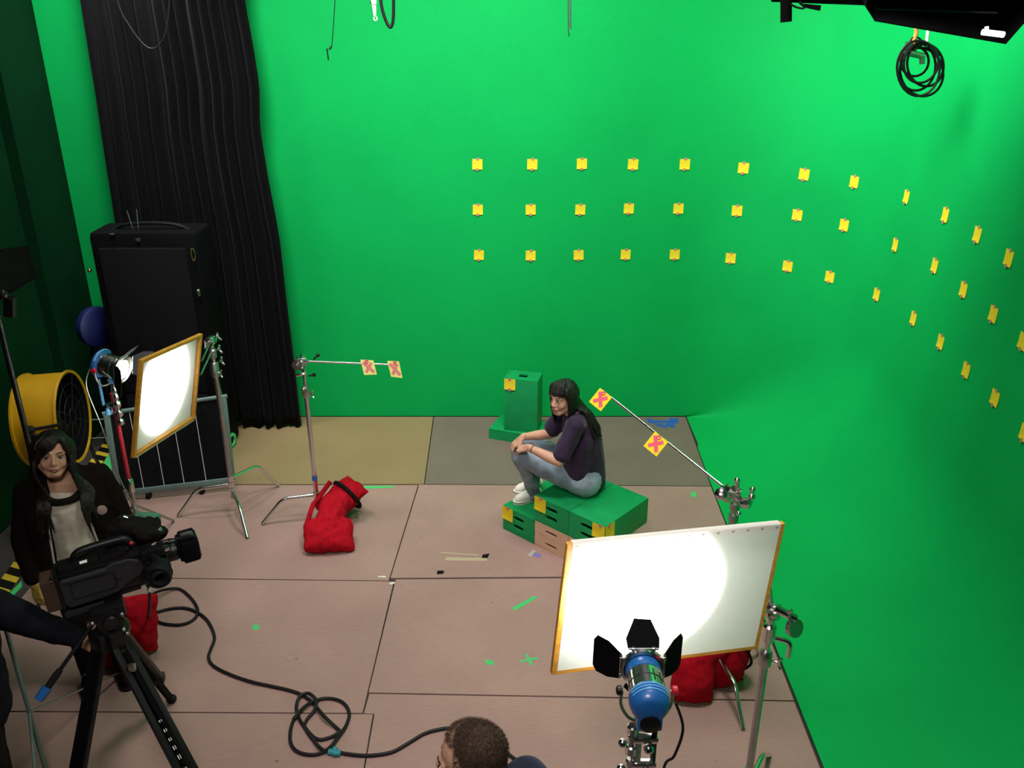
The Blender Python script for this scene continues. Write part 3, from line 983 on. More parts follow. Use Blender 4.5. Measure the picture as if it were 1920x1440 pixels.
# ------------------------------------------------------------------ tungsten lamps
def fresnel(center, d, label, R0=0.062, L=0.24, doors=(1, 1, 1, 1), watts=60, cone=78, door_a=0.75, ydrop=0.13, chrome_front=False):
    d = Vector(d).normalized()
    x = d.cross(Z).normalized()      # lamp's right seen from behind
    y = x.cross(d).normalized()      # up
    c = Vector(center)
    root = thing('studio_lamp', label, 'lamp', c - Z * ydrop, 'tungsten studio lamps')
    f = c + d * L * 0.45
    k = R0 / 0.062
    g = G()
    g.lathe([(0.052 * k, -0.05), (0.060 * k, -0.048), (0.062 * k, -0.012), (0.058 * k, 0.0), (0.052 * k, 0.0), (0.052 * k, -0.04)], f, d, 28, cap=False)
    obj('front_housing', g, m_chrome if chrome_front else m_blue, root)
    g = G()
    g.lathe([(0.066 * k, -0.012), (0.076 * k, -0.010), (0.077 * k, 0.004), (0.068 * k, 0.010), (0.058 * k, 0.006), (0.058 * k, -0.008)], f, d, 28, cap=False)
    ring = obj('front_ring', g, m_chrome, root)
    g = G()
    g.lathe([(0.057 * k, -0.135), (0.060 * k, -0.133), (0.060 * k, -0.052), (0.057 * k, -0.05)], f, d, 28, cap=False)
    cs = obj('casing', g, m_chrome, root, 'chrome vented casing')
    for a in (0.2, 0.7, 1.2, 1.9, 2.4, 2.9):
        rad = x * math.cos(a) + y * math.sin(a)
        g = G(); g.bar(f - d * 0.120 + rad * 0.0602 * k, f - d * 0.068 + rad * 0.0602 * k, 0.004, 0.0015, rad)
        obj('vent_slot', g, m_dksteel, cs)
    g = G(); g.lathe([(0.0612 * k, -0.096), (0.0612 * k, -0.092)], f, d, 28); obj('casing_seam', g, m_dksteel, cs)
    g = G()
    if chrome_front:
        g.lathe([(0.060 * k, -0.130), (0.074 * k, -0.138), (0.078 * k, -0.152), (0.070 * k, -0.166), (0.04 * k, -0.176)], f, d, 28)
    else: g.lathe([(0.060 * k, -0.130), (0.066 * k, -0.138), (0.067 * k, -0.158), (0.063 * k, -0.182), (0.050 * k, -0.202), (0.036 * k, -0.208)], f, d, 28)
    if not chrome_front: g.box(f - d * 0.175 - y * 0.045 * k, (0.085 * k, 0.085 * k, 0.06), Matrix((x, y, d)).transposed(), 0.012)
    rear = obj('rear_housing', g, m_blue, root)
    g = G()
    for q in ((0.140, 0.146) if chrome_front else (0.148, 0.160, 0.172)):
        rr = 0.077 * k if chrome_front else 0.068 * k if q < 0.165 else 0.066 * k
        pts = [f - d * q + (x * math.cos(a) + y * math.sin(a)) * rr for a in np.linspace(0.55, PI - 0.55, 12)]
        g.tube(pts, 0.0026, 6)
    obj('cooling_fin', g, m_lightblue, rear)
    g = G(); g.lathe([(0.034 * k, 0), (0.034 * k, 0.014), (0.026 * k, 0.018)], f - d * (0.172 if chrome_front else 0.198) - y * (0 if chrome_front else 0.050) * k, -d, 20); obj('rear_knob', g, m_plastic, rear)
    g = G(); g.lathe([(0.0505 * k, -0.014), (0.050 * k, -0.008), (0.03 * k, 0.001), (0.001, 0.004)], f, d, 24); obj('lens', g, m_lens, root, 'glowing lens')
    # barn doors
    leaf = {'side': [(-0.046, 0.0), (0.046, 0.0), (0.068, 0.045), (0.068, 0.085), (0.046, 0.098), (-0.050, 0.098), (-0.068, 0.085), (-0.066, 0.045)],
            'top': [(-0.046, 0.0), (0.046, 0.0), (0.050, 0.03), (0.028, 0.085), (-0.022, 0.088), (-0.050, 0.03)]}
    for i, (out, along, kind) in enumerate(((-x, y, 'side'), (x, y, 'side'), (y, x, 'top'), (-y, x, 'top'))):
        if not doors[i]: continue
        a = door_a if isinstance(door_a, float) else door_a[i]
        e = out * math.cos(a) + d * math.sin(a)
        nn = e.cross(along).normalized()
        h = f + out * 0.074 * k + d * 0.006
        g = G(); g.prism([h + along * p * k * 1.15 + e * q * k * 1.18 - nn * 0.001 for p, q in leaf[kind]], nn * 0.002)
        lf = obj('barn_door', g, m_black, root, smooth=False)
        g = G(); g.cyl(h - along * 0.050 * k, h + along * 0.050 * k, 0.004, 0.004, 8)
        g.box(h + out * 0.0 + along * 0.035, (0.012, 0.012, 0.012), None, 0.002); g.box(h - along * 0.035, (0.012, 0.012, 0.012), None, 0.002)
        obj('hinge', g, m_chrome, lf)
    # yoke
    pv = c - d * 0.015
    w_ = 0.082 * k
    pts = [pv - x * w_, pv - x * w_ * 1.02 - Z * ydrop * 0.45, pv - x * w_ * 0.72 - Z * ydrop * 0.86, pv - x * w_ * 0.3 - Z * ydrop,
           pv + x * w_ * 0.3 - Z * ydrop, pv + x * w_ * 0.72 - Z * ydrop * 0.86, pv + x * w_ * 1.02 - Z * ydrop * 0.45, pv + x * w_]
    g = G(); g.tube(spline(pts, 4), 0.006, 8); obj('yoke', g, m_steel, root)
    for s_ in (-1, 1):
        g = G(); g.lathe([(0.008, 0), (0.016, 0.004), (0.016, 0.018), (0.010, 0.022)], pv + x * s_ * w_ * 0.98, x * s_, 14)
        obj('tilt_knob', g, m_plastic if s_ < 0 else m_redbtn, root)
    sp = spot('lamp_beam', f + d * 0.008, f + d, watts, (1.0, 0.95, 0.88), cone, 0.12, 0.04)
    spot('lamp_spill', f + d * 0.008, f + d, watts * 0.27, (1.0, 0.95, 0.88), 125, 0.9, 0.05)
    return root, x, y, d


L2c = Vector((0.446, 2.27, 1.490))
lp2, lx, ly, ld = fresnel(L2c, (0.0, 0.99, 0.0), 'blue studio lamp with black flaps in front of the big diffuser', L=0.21, watts=170, cone=78, door_a=(0.72, 0.85, 0.95, 0.5))
L1c = Vector((-2.555, 5.12, 1.49))
lp1, _, _, _ = fresnel(L1c, (0.93, -0.22, -0.20), 'chrome studio lamp on red stand, lens glowing at the left diffuser', R0=0.076, watts=220, cone=94, chrome_front=True, door_a=(0.9, 0.9, 0.7, 0.6), doors=(1, 1, 1, 0))


def lamp_stand(base, top, label, col_mat, feet, red=None):
    base = Vector(base)
    root = thing('lamp_stand', label, 'stand', base, 'lamp stands')
    for f_ in feet:
        g = G(); g.tube([base + Z * 0.42, (base + Z * 0.42).lerp(Vector((f_[0], f_[1], 0.012)), 0.5), Vector((f_[0], f_[1], 0.012))], 0.010, 8)
        obj('leg', g, m_steel, root)
    g = G(); g.cyl(base + Z * 0.10, base + Z * 0.62, 0.018, 0.018, 14); obj('column', g, m_steel, root)
    g = G(); g.lathe([(0.019, 0), (0.026, 0.008), (0.026, 0.10), (0.019, 0.11)], base + Z * 0.52, Z, 16); obj('sleeve', g, m_chrome, root)
    g = G(); g.cyl(base + Z * 0.62, base + Z * (top - 0.10), 0.0145, 0.0145, 14); obj('riser', g, col_mat, root)
    return root


st1 = lamp_stand((-2.60, 5.20, 0), 1.36, 'red and chrome stand under the lamp beside the left diffuser', m_redlac,
                 [(-2.95, 5.05), (-2.35, 4.95), (-2.55, 5.65)])
q = Vector((-2.60, 5.20, 0))
g = G()
for zc, r_ in ((1.34, 0.016), (1.30, 0.020), (1.25, 0.018), (1.20, 0.024), (1.13, 0.026), (1.07, 0.022)):
    g.lathe([(r_ * 0.8, -0.020), (r_, -0.014), (r_, 0.014), (r_ * 0.8, 0.02)], q + Z * zc + Vector((0.035, -0.03, 0)), Z, 14)
g.cyl(q + Z * 1.05 + Vector((0.035, -0.03, 0)), q + Z * 1.34 + Vector((0.035, -0.03, 0)), 0.009)
g.box(q + Z * 1.185 + Vector((0.0, -0.02, 0)), (0.10, 0.03, 0.03), None, 0.004)
obj('riser_clamp', g, m_chrome, st1)
g = G(); g.cyl(q + Vector((-0.055, -0.03, 1.19)), q + Vector((-0.055, -0.03, 1.37)), 0.010); g.lathe([(0.01, 0), (0.022, 0.01), (0.01, 0.05)], q + Vector((-0.03, -0.04, 1.12)), Z, 10)
obj('blue_spigot', g, m_lightblue, st1, 'pale blue spigot')
g = G(); g.box(q + Vector((0.06, -0.06, 1.375)), (0.07, 0.03, 0.04), Matrix.Rotation(0.6, 3, 'Y'), 0.004); obj('handle', g, m_lightblue, st1)
g = G(); g.tube(spline([L1c + Vector((-0.12, 0.02, -0.02)), L1c + Vector((-0.16, 0.0, -0.15)), L1c + Vector((-0.10, -0.03, -0.42)), L1c + Vector((-0.05, -0.03, -0.8)), L1c + Vector((0.0, 0.02, -1.2)), q + Vector((-0.12, -0.03, 0.02))], 8), 0.0045, 7)
tag(obj('power_cord', g, m_steel), 'thin grey cord hanging from the lens-lit chrome lamp at left', 'cord')

st2 = lamp_stand((0.430, 2.265, 0), 1.37, 'stand with stacked clamps and green tape below the blue lamp', m_steel,
                 [(0.08, 2.05), (0.80, 2.05), (0.44, 2.70)])
q = Vector((0.430, 2.265, 0))
g = G()
for zc, r_, dx in ((1.345, 0.014, 0), (1.31, 0.020, -0.02), (1.27, 0.017, -0.02), (1.225, 0.023, -0.02), (1.16, 0.018, -0.02), (1.10, 0.024, -0.02), (1.03, 0.02, -0.02), (0.97, 0.025, -0.02)):
    g.lathe([(r_ * 0.75, -0.020), (r_, -0.015), (r_, 0.015), (r_ * 0.75, 0.02)], q + Z * zc + Vector((dx, 0, 0)), Z, 14)
g.cyl(q + Vector((-0.02, 0, 0.9)), q + Vector((-0.005, 0, 1.37)), 0.010)
for zc in (1.275, 1.16, 1.06):
    g.box(q + Vector((0.025, -0.005, zc)), (0.085, 0.026, 0.026), None, 0.004); g.sph(q + Vector((-0.055, -0.02, zc - 0.005)), 0.016)
    g.sph(q + Vector((0.035, -0.022, zc - 0.03)), 0.018)
obj('riser_clamp', g, m_chrome, st2)
g = G(); g.cyl(q + Vector((0.06, 0.0, 0.75)), q + Vector((0.055, 0.0, 1.36)), 0.010); obj('side_rod', g, m_dksteel, st2)
g = G(); g.cyl(q + Vector((0.025, -0.012, 0.86)), q + Vector((0.022, -0.012, 1.045)), 0.020, 0.017, 12); obj('green_tape_wrap', g, m_tapegreen, st2, 'green tape wrap')
g = G(); g.tube(spline([L2c + Vector((0.09, -0.05, -0.02)), L2c + Vector((0.12, -0.06, -0.12)), L2c + Vector((0.10, -0.06, -0.24)), L2c + Vector((0.075, -0.03, -0.34)), q + Vector((0.10, -0.02, 0.8)), q + Vector((0.12, -0.05, 0.3)), q + Vector((0.2, -0.1, 0.012))], 8), 0.005, 7)
tag(obj('power_cord', g, m_cable), 'dark cord hanging down beside the blue lamp', 'cord')


# ------------------------------------------------------------------ sandbags
def pillow(g, c, ex, ey, ez, hx, hy, hz, n=16):
    """stuffed bag: flat seamed rim, fat middle"""
    c, ex, ey, ez = Vector(c), Vector(ex).normalized(), Vector(ey).normalized(), Vector(ez).normalized()
    vs_, fs_ = [], []
    for s_ in (1, -1):
        for j in range(n + 1):
            for i in range(n + 1):
                u, v = 2 * i / n - 1, 2 * j / n - 1
                t = max(0, (1 - abs(u) ** 2.2)) ** 0.6 * max(0, (1 - abs(v) ** 2.2)) ** 0.6
                pin = 1 - 0.05 * (1 - u * u) * abs(v) ** 3 - 0.07 * u * u
                pin2 = 1 - 0.05 * (1 - v * v) * abs(u) ** 3 - 0.07 * v * v
                vs_.append(c + ex * (u * hx * pin2) + ey * (v * hy * pin) + ez * (s_ * (hz * t + 0.004)))
    N = n + 1
    for k in (0, 1):
        o = k * N * N
        for j in range(n):
            for i in range(n):
                q = (o + j * N + i, o + j * N + i + 1, o + (j + 1) * N + i + 1, o + (j + 1) * N + i)
                fs_.append(q if k == 0 else q[::-1])
    o = N * N
    rim = [i for i in range(N)] + [j * N + n for j in range(1, N)] + [n * N + i for i in range(n - 1, -1, -1)] + [j * N for j in range(n - 1, 0, -1)]
    m = len(rim)
    for i in range(m):
        a, b = rim[i], rim[(i + 1) % m]
        fs_.append((a, o + a, o + b, b))
    return g.add(vs_, fs_)


base = gz(618, 1000)
sb = thing('sandbag', 'red double sandbag slumped over the leg of the curtain-side stand', 'sandbag', base, 'red sandbags')
g = G()
p1_ = gz(617, 1002, 0.10)
pillow(g, p1_, (0.98, 0.16, -0.05), (-0.12, 0.75, 0.55), (0.05, -0.62, 0.75), 0.185, 0.135, 0.095)
p2_ = gz(640, 935, 0.17)
pillow(g, p2_, (0.66, 0.62, 0.42), (-0.70, 0.55, 0.28), (0.1, -0.62, 0.72), 0.19, 0.13, 0.09)
g.cap(p1_ + Vector((-0.04, 0.06, 0.06)), p2_ + Vector((-0.06, -0.06, 0.01)), 0.070, 0.070)
g.cap(p1_ + Vector((0.01, 0.05, 0.06)), p2_ + Vector((0.01, -0.08, 0.02)), 0.07, 0.07)
melt('bag_body', g, m_red, sb, 0.009, 2, 0.020, 9)
g = G()
ctr = p2_ + Vector((0.02, 0.02, 0.0))
ax = Vector((0.66, 0.62, 0.42)).normalized()
e1_, e2_, _ = frame_from(ax)
arc = [ctr + ax * 0.03 + (e1_ * math.cos(a) * 0.145 + e2_ * math.sin(a) * 0.118) for a in np.linspace(0.2, 2 * PI - 0.2, 26)]
g.tube(arc, 0.014, 6)
obj('handle_strap', g, m_tapeblack, sb, 'black webbing strap')
g = G(); g.tube(spline([p1_ + Vector((-0.16, 0.02, 0.06)), p1_ + Vector((-0.13, 0.12, 0.16)), p2_ + Vector((-0.17, -0.05, 0.02)), p2_ + Vector((-0.08, 0.05, 0.12))], 6), 0.018, 8)
obj('fold', g, m_red, sb)

rb = thing('sandbag', 'red sandbag behind the big diffuser, hung on the grip stand legs', 'sandbag', gz(1330, 1290), 'red sandbags')
g = G()
pillow(g, gz(1300, 1265, 0.15), (0.95, -0.1, 0), (0.1, 0.35, 0.93), (-0.1, -0.93, 0.35), 0.125, 0.165, 0.075)
pillow(g, gz(1372, 1240, 0.16), (0.9, 0.35, 0.1), (0.15, 0.1, 0.98), (0.35, -0.9, 0.1), 0.10, 0.17, 0.075)
a, b = gz(1308, 1236, 0.26), gz(1372, 1215, 0.27)
g.cap(a, b, 0.035, 0.035)
melt('bag_body', g, m_red, rb, 0.011, 2, 0.010, 11)
g = G(); g.tube(spline([gz(1385, 1215, 0.3), gz(1402, 1222, 0.28), gz(1408, 1245, 0.12), gz(1385, 1262, 0.05), gz(1392, 1275, 0.012)], 6), 0.008, 6)
obj('handle_strap', g, m_tapeblack, rb, 'black webbing strap')

tb = thing('sandbag', 'red sandbag standing on the floor behind the tripod head', 'sandbag', gz(250, 1225), 'red sandbags')
g = G()
pillow(g, gz(262, 1170, 0.22), (0.85, 0.5, -0.25), (0.1, 0.15, 0.98), (0.4, -0.9, 0.1), 0.105, 0.20, 0.08)
pillow(g, gz(215, 1212, 0.12), (0.9, 0.2, 0), (0.0, 0.3, 0.95), (0.1, -0.95, 0.3), 0.11, 0.12, 0.08)
melt('bag_body', g, m_red, tb, 0.011, 2, 0.012, 11)

# ------------------------------------------------------------------ rolling panel behind the left diffuser
A = Vector((-3.08, 5.96, 0.07)); Bq = Vector((-2.235, 6.12, 0.10))
ht = 0.70
rk = thing('rolling_panel', 'black panel in grey green metal frame behind the left diffuser, thin white lines', 'panel', ((A.x + Bq.x) / 2, (A.y + Bq.y) / 2, 0))
ex = (Bq - A).normalized()
nn = Vector((ex.y, -ex.x, 0)).normalized()
tilt = Vector((0, 0.06, 0))
T1, T2 = A + Z * 0.66 + tilt, Bq + Z * 0.70 + tilt
for a, b in ((A, T1), (Bq, T2), (A, Bq)):
    g = G(); g.bar(a, b, 0.045, 0.035, nn, 0.004); obj('frame_bar', g, m_greyteal, rk)
g = G(); g.cyl(T1 - ex * 0.03, T2 + ex * 0.03, 0.016, 0.016, 12); obj('top_rail', g, m_greyteal, rk)
g = G(); g.bar(A + ex * 0.10 - nn * 0.02, A + ex * 0.05 + Z * 0.72 - nn * 0.03 + tilt, 0.04, 0.03, nn, 0.004); obj('inner_post', g, m_greyteal, rk)
g = G()
qd = [A + ex * 0.02, Bq - ex * 0.02, T2 - ex * 0.02, T1 + ex * 0.02]
g.prism([p - nn * 0.004 for p in qd], nn * 0.006); pn_ = obj('panel_sheet', g, m_case, rk, smooth=False)
for u in (0.22, 0.40, 0.575, 0.77):
    g = G(); g.cyl(A.lerp(Bq, u) + nn * 0.006, T1.lerp(T2, u - 0.03) + nn * 0.006, 0.0028, 0.0028, 6); obj('thin_line', g, m_paper, rk)
for u in (0.25, 0.72):
    p = A.lerp(Bq, u) - Z * 0.02
    g = G(); g.cyl(Vector((p.x - 0.015, p.y, 0.03)), Vector((p.x + 0.015, p.y, 0.03)), 0.03, 0.03, 14); g.box((p.x, p.y, 0.06), (0.03, 0.03, 0.04))
    obj('caster', g, m_rubber, rk)
g = G(); g.cyl(T2 + Vector((-0.03, 0.04, 0)), T2 + Vector((-0.06, 0.05, 0.30)), 0.010); obj('side_post', g, m_steel, rk)
# wire rack with two rails left of it
wr = thing('wire_rail', 'two thin pale rails left of the black panel, near the floor', 'rail', (-3.33, 6.16, 0))
for zc in (0.60, 0.44):
    g = G(); g.tube(spline([(-3.50, 6.15, zc - 0.06), (-3.50, 6.15, zc - 0.01), (-3.45, 6.16, zc), (-3.1, 6.2, zc), (-3.02, 6.2, zc)], 3), 0.005, 7); obj('rail', g, m_greyteal, wr)
for xx in (-3.50, -3.02):
    g = G(); g.cyl((xx, 6.18, 0), (xx, 6.18, 0.6), 0.006); obj('post', g, m_greyteal, wr)
g = G(); g.lathe([(0.062, 0), (0.068, 0.004), (0.068, 0.044), (0.062, 0.048), (0.040, 0.048), (0.038, 0.044), (0.038, 0.004), (0.040, 0)], gz(429, 838) + Z * 0.069, (0.96, -0.25, 0), 24, cap=False)
g.lathe([(0.040, 0), (0.040, 0.048)], gz(429, 838) + Z * 0.069, (0.96, -0.25, 0), 24, cap=False)
tag(obj('tape_roll', g, m_tapegreen), 'roll of green tape on edge by the foot of the black curtain', 'tape roll')

# ------------------------------------------------------------------ tall black case by the curtain
y0 = 6.72
a, b = gy(163, 445, y0), gy(366, 428, y0)
xL, xR = a.x, b.x
H0 = (a.z + b.z) / 2
kc = thing('equipment_case', 'tall black padded case on the floor before the curtain', 'case', ((xL + xR) / 2, y0 + 0.2, 0))
lean = math.radians(0.5)
g = G(); g.box(((xL + xR) / 2, y0 + 0.20, H0 / 2), (xR - xL, 0.38, H0), None, 0.05); obj('body', g, m_black, kc)
g = G(); g.box(((xL + xR) / 2 - 0.01, y0 - 0.002, 0.60 + (H0 - 0.72) / 2), ((xR - xL) * 0.80, 0.035, H0 - 0.72), None, 0.012); obj('front_panel', g, m_case, kc)
g = G(); g.box(((xL + xR) / 2 - 0.01, y0 - 0.002, 0.30), ((xR - xL) * 0.80, 0.035, 0.57), None, 0.012); obj('lower_panel', g, m_case, kc)
g = G(); g.tube(spline([(xL + 0.16, y0 + 0.15, H0 - 0.01), (xL + 0.26, y0 + 0.13, H0 + 0.035), ((xL + xR) / 2 + 0.05, y0 + 0.12, H0 + 0.05), (xR - 0.20, y0 + 0.13, H0 + 0.035), (xR - 0.10, y0 + 0.15, H0 - 0.01)], 6), 0.014, 8)
obj('carry_handle', g, m_plastic, kc)
g = G(); g.box(((xL + xR) / 2 - 0.03, y0 - 0.005, H0 - 0.055), (0.035, 0.02, 0.022), None, 0.003); g.box((xL + 0.20, y0 + 0.0, H0 - 0.012), (0.035, 0.03, 0.012), None, 0.003)
obj('metal_clip', g, m_steel, kc)
for zc, mt in ((H0 - 0.22, m_brass),):
    g = G(); p = gy(362, 477, y0 - 0.03)
    g.tube([p + Vector((0, math.cos(t) * 0.012, math.sin(t) * 0.050)) + Vector((math.cos(t) * 0.010, 0, 0)) for t in np.linspace(0, 2 * PI, 18, endpoint=False)], 0.005, 7, closed=True)
    obj('buckle', g, mt, kc, 'copper coloured ring buckle')
g = G(); p = gy(373, 548, y0 - 0.02); g.box(p, (0.02, 0.02, 0.06), None, 0.004); g.sph(p + Vector((0, -0.02, 0.02)), 0.010); obj('latch', g, m_chrome, kc)
g = G(); p = gy(168, 507, y0 + 0.05); g.sph(p, 0.016); obj('side_stud', g, m_brass, kc)
g = G()
p = gy(254, 448, y0 + 0.0)
g.cyl(gy(251, 436, y0 + 0.1), gy(238, 395, y0 + 0.1), 0.004); g.cyl(gy(260, 436, y0 + 0.1), gy(256, 392, y0 + 0.1), 0.004)
obj('wire_prong', g, m_steel, kc)
g = G()
p = gy(180, 612, 6.98)
g.lathe([(0.02, -0.05), (0.14, -0.05), (0.170, -0.03), (0.175, 0.0), (0.17, 0.03), (0.14, 0.05), (0.02, 0.05)], p, (0.85, -0.45, 0.05), 26)
dr = thing('plastic_drum', 'dark blue round drum lid leaning left of the tall black case', 'drum', (p.x, p.y, 0))
obj('lid', g, m_drumblue, dr)
g = G(); g.lathe([(0.09, 0), (0.10, 0.1), (0.10, p.z - 0.22), (0.09, p.z - 0.16)], (p.x + 0.02, p.y, 0), Z, 22); obj('barrel', g, m_black, dr)

# ------------------------------------------------------------------ yellow drum fan
fc = gy(98, 784, 5.72)
fx = Vector((0.985, 0.14, 0.03)).normalized()
fan = thing('drum_fan', 'yellow drum fan behind the standing woman at left', 'fan', (fc.x, fc.y, 0))
RF, WF = 0.325, 0.30
g = G()
g.lathe([(RF + 0.012, -WF / 2 - 0.004), (RF + 0.014, -WF / 2 + 0.012), (RF, -WF / 2 + 0.016), (RF, WF / 2 - 0.016), (RF + 0.014, WF / 2 - 0.012),
         (RF + 0.012, WF / 2 + 0.004), (RF - 0.006, WF / 2), (RF - 0.008, 0), (RF - 0.006, -WF / 2)], fc, fx, 48, cap=False)
obj('drum', g, m_fanyel, fan)
g = G(); g.lathe([(RF - 0.009, -WF / 2 + 0.02), (RF - 0.009, WF / 2 - 0.006), (RF - 0.011, WF / 2 - 0.006), (RF - 0.011, -WF / 2 + 0.02)], fc, fx, 48, cap=False); obj('inner_shade', g, m_black, fan, 'inside of the drum, its shade painted black')  # added black lining stands in for the drum's unlit inside
x_, y_, d_ = frame_from(fx)
g = G(); g.lathe([(RF - 0.008, 0.0), (RF - 0.008, 0.002), (0.02, 0.002), (0.02, 0.0)], fc - fx * 0.12, fx, 40); obj('back_guard', g, m_black, fan)
g = G(); g.lathe([(0.02, -0.08), (0.05, -0.07), (0.055, 0.03), (0.02, 0.05)], fc, fx, 18); hb = obj('motor_hub', g, m_dksteel, fan)
for i in range(4):
    a = 0.5 + i * PI / 2
    r_ = x_ * math.cos(a) + y_ * math.sin(a); t_ = d_.cross(r_)
    p0, p1 = fc + r_ * 0.05, fc + r_ * (RF - 0.03)
    g = G(); g.prism([p0 + t_ * 0.04 + d_ * 0.02, p1 + t_ * 0.09 + d_ * 0.045, p1 - t_ * 0.07 - d_ * 0.04, p0 - t_ * 0.04 - d_ * 0.02], d_ * 0.004)
    obj('blade', g, m_dksteel, fan, smooth=False)
for i in range(8):
    a = 0.2 + i * PI / 4
    r_ = x_ * math.cos(a) + y_ * math.sin(a)
    g = G(); g.cyl(fc + fx * (WF / 2 - 0.01) + r_ * 0.04, fc + fx * (WF / 2 - 0.01) + r_ * (RF - 0.004), 0.003, 0.003, 6); obj('guard_wire', g, m_dksteel, fan)
for rr in (0.06, 0.15, 0.24):
    g = G(); g.tube([fc + fx * (WF / 2 - 0.008) + (x_ * math.cos(t) + y_ * math.sin(t)) * rr for t in np.linspace(0, 2 * PI, 32, endpoint=False)], 0.003, 6, closed=True)
    obj('guard_ring', g, m_dksteel, fan)
for s_ in (-1, 1):
    hp = fc + y_.cross(Z) * 0 + fx.cross(Z).normalized() * s_ * (RF + 0.03)
    g = G(); g.tube([Vector((hp.x - 0.18, hp.y, 0.02)), hp, Vector((hp.x + 0.18, hp.y, 0.02))], 0.016, 8); obj('stand_leg', g, m_dksteel, fan)
    g = G(); g.lathe([(0.03, 0), (0.042, 0.012), (0.042, 0.04), (0.02, 0.05)], hp - fx.cross(Z).normalized() * s_ * 0.03, fx.cross(Z) * s_, 14); obj('pivot_knob', g, m_plastic, fan)
g = G(); p = gy(57, 806, 5.36); g.sph(p, (0.035, 0.03, 0.03)); g.tube(spline([p, p + Vector((0.10, 0.02, 0.01)), p + Vector((0.2, 0.02, 0.03))], 4), 0.012, 7)
g.tube(spline([p, p + Vector((-0.03, 0, -0.1)), p + Vector((-0.02, 0, -0.25))], 4), 0.010, 7)
obj('cord', g, m_rubber, fan)

# ------------------------------------------------------------------ dark kit by the left wall
ff = thing('grip_stand', 'dark grip stand in shadow against the left wall, left of the fan', 'stand', gy(22, 700, 5.0) * 1 - Z * gy(22, 700, 5.0).z)
p = ORG[ff.name]
top_ = gy(4, 545, 5.0)
g = G(); g.cyl(Vector((p.x, p.y, 0.1)), Vector((p.x, p.y, top_.z)), 0.018); obj('column', g, m_plastic, ff)
for q in ((0.35, 0.15), (-0.2, 0.3), (0.05, -0.4)):
    g = G(); g.tube(smooth_leg(p, (p.x + q[0], p.y + q[1], 0), 0.24), 0.012, 8); obj('leg', g, m_plastic, ff)
g = G(); g.box(gy(20, 575, 4.98), (0.06, 0.06, 0.12), Matrix.Rotation(0.2, 3, 'Y'), 0.008); obj('clamp', g, m_plastic, ff)
g = G(); g.sph(gy(6, 552, 4.96), 0.03); obj('clamp_ball', g, m_plastic, ff)
fl = thing('black_flag', 'big dark cloth flag in the shadows above the dim grip stand at left', 'flag', gy(50, 600, 5.35))
a, b, c_, d__ = gy(0, 470, 5.1), gy(48, 462, 5.3), gy(66, 520, 5.4), gy(0, 560, 5.1)
g = G(); g.prism([a, b, c_, d__], (0.004, 0.02, 0)); obj('cloth', g, m_black, fl, smooth=False)
g = G()
for s1, s2 in ((a, b), (b, c_), (c_, d__)): g.cyl(s1, s2, 0.007)
obj('frame_rod', g, m_black, fl)

# hazard stripes along the left edge of the floor (real tape, alternating)
hz = thing('hazard_tape', 'yellow and black striped safety tape along the left floor edge', 'tape', (-3.5, 5.9, 0))
ha, hb_ = Vector((-3.60, 7.0, -0.0195)), Vector((-3.40, 4.65, -0.0195))
hd_ = (hb_ - ha).normalized(); hn = Vector((-hd_.y, hd_.x, 0))
L_ = (hb_ - ha).length
g = G(); g.prism([ha - hn * 0.06, ha + hn * 0.06, hb_ + hn * 0.06, hb_ - hn * 0.06], Z * 0.0015); obj('black_backing', g, m_tapeblack, hz, smooth=False)
n_st = int(L_ / 0.14)
for i in range(n_st):
    s0 = ha + hd_ * (i * 0.14 + 0.02)
    g = G(); g.prism([s0 - hn * 0.06 + hd_ * 0.0, s0 - hn * 0.06 + hd_ * 0.06, s0 + hn * 0.06 + hd_ * 0.12, s0 + hn * 0.06 + hd_ * 0.06], Z * 0.0025)
    obj('yellow_stripe', g, m_hazy, hz, smooth=False)


def strip(pts, mat, label, name='floor_tape', z=0.0008, cat='tape', group='tape marks on the floor'):
    g = G(); P = [gz(*q) for q in pts]
    for p in P: p.z = 0.0003
    g.prism(P, Z * z)
    return tag(obj(name, g, mat, smooth=False), label, cat, group)


g = G()
P = [gz(*q) for q in ((13, 1112), (40, 1085), (40, 1097), (14, 1124))]
for p in P: p.z = -0.016
g.prism(P, Z * 0.001)
tag(obj('floor_tape', g, m_tapegreen, smooth=False), 'bright green tape strip beside the hazard stripes at the left edge', 'tape', 'tape marks on the floor')
g = G()
P = [gz(*q) for q in ((192, 868), (208, 838), (222, 850), (226, 880), (205, 890), (188, 882))]
for p in P: p.z = -0.017
g.prism(P, Z * 0.004)
tag(obj('floor_patch', g, m_tapegreen, smooth=False), 'dim green floor patch beside the hazard stripes behind the panel', 'patch')
strip([(960, 1140), (1002, 1117), (1007, 1121), (966, 1145)], m_tapegreen, 'long green tape strip on the open floor, left of the big diffuser')
strip([(912, 1237), (925, 1240), (926, 1247), (914, 1246), (908, 1240)], m_tapegreen, 'left of two small green tape scraps near the floor\'s middle')


def star_mark(px, py, label):
    root = thing('tape_mark', label, 'tape', gz(px, py, 0.0003), 'tape marks on the floor')
    c = gz(px, py); c.z = 0.0003
    for k, (a, L) in enumerate(((0.35, 0.055), (1.95, 0.05))):
        d = Vector((math.cos(a), math.sin(a), 0)); n = Vector((-d.y, d.x, 0)) * 0.012
        g = G(); g.prism([c - d * L + n, c - d * L - n * 0.3, c + d * L - n, c + d * L + n * 0.3], Z * (0.0006 + 0.0004 * k)); obj('tape_strip', g, m_tapegreen, root, smooth=False)
    return root


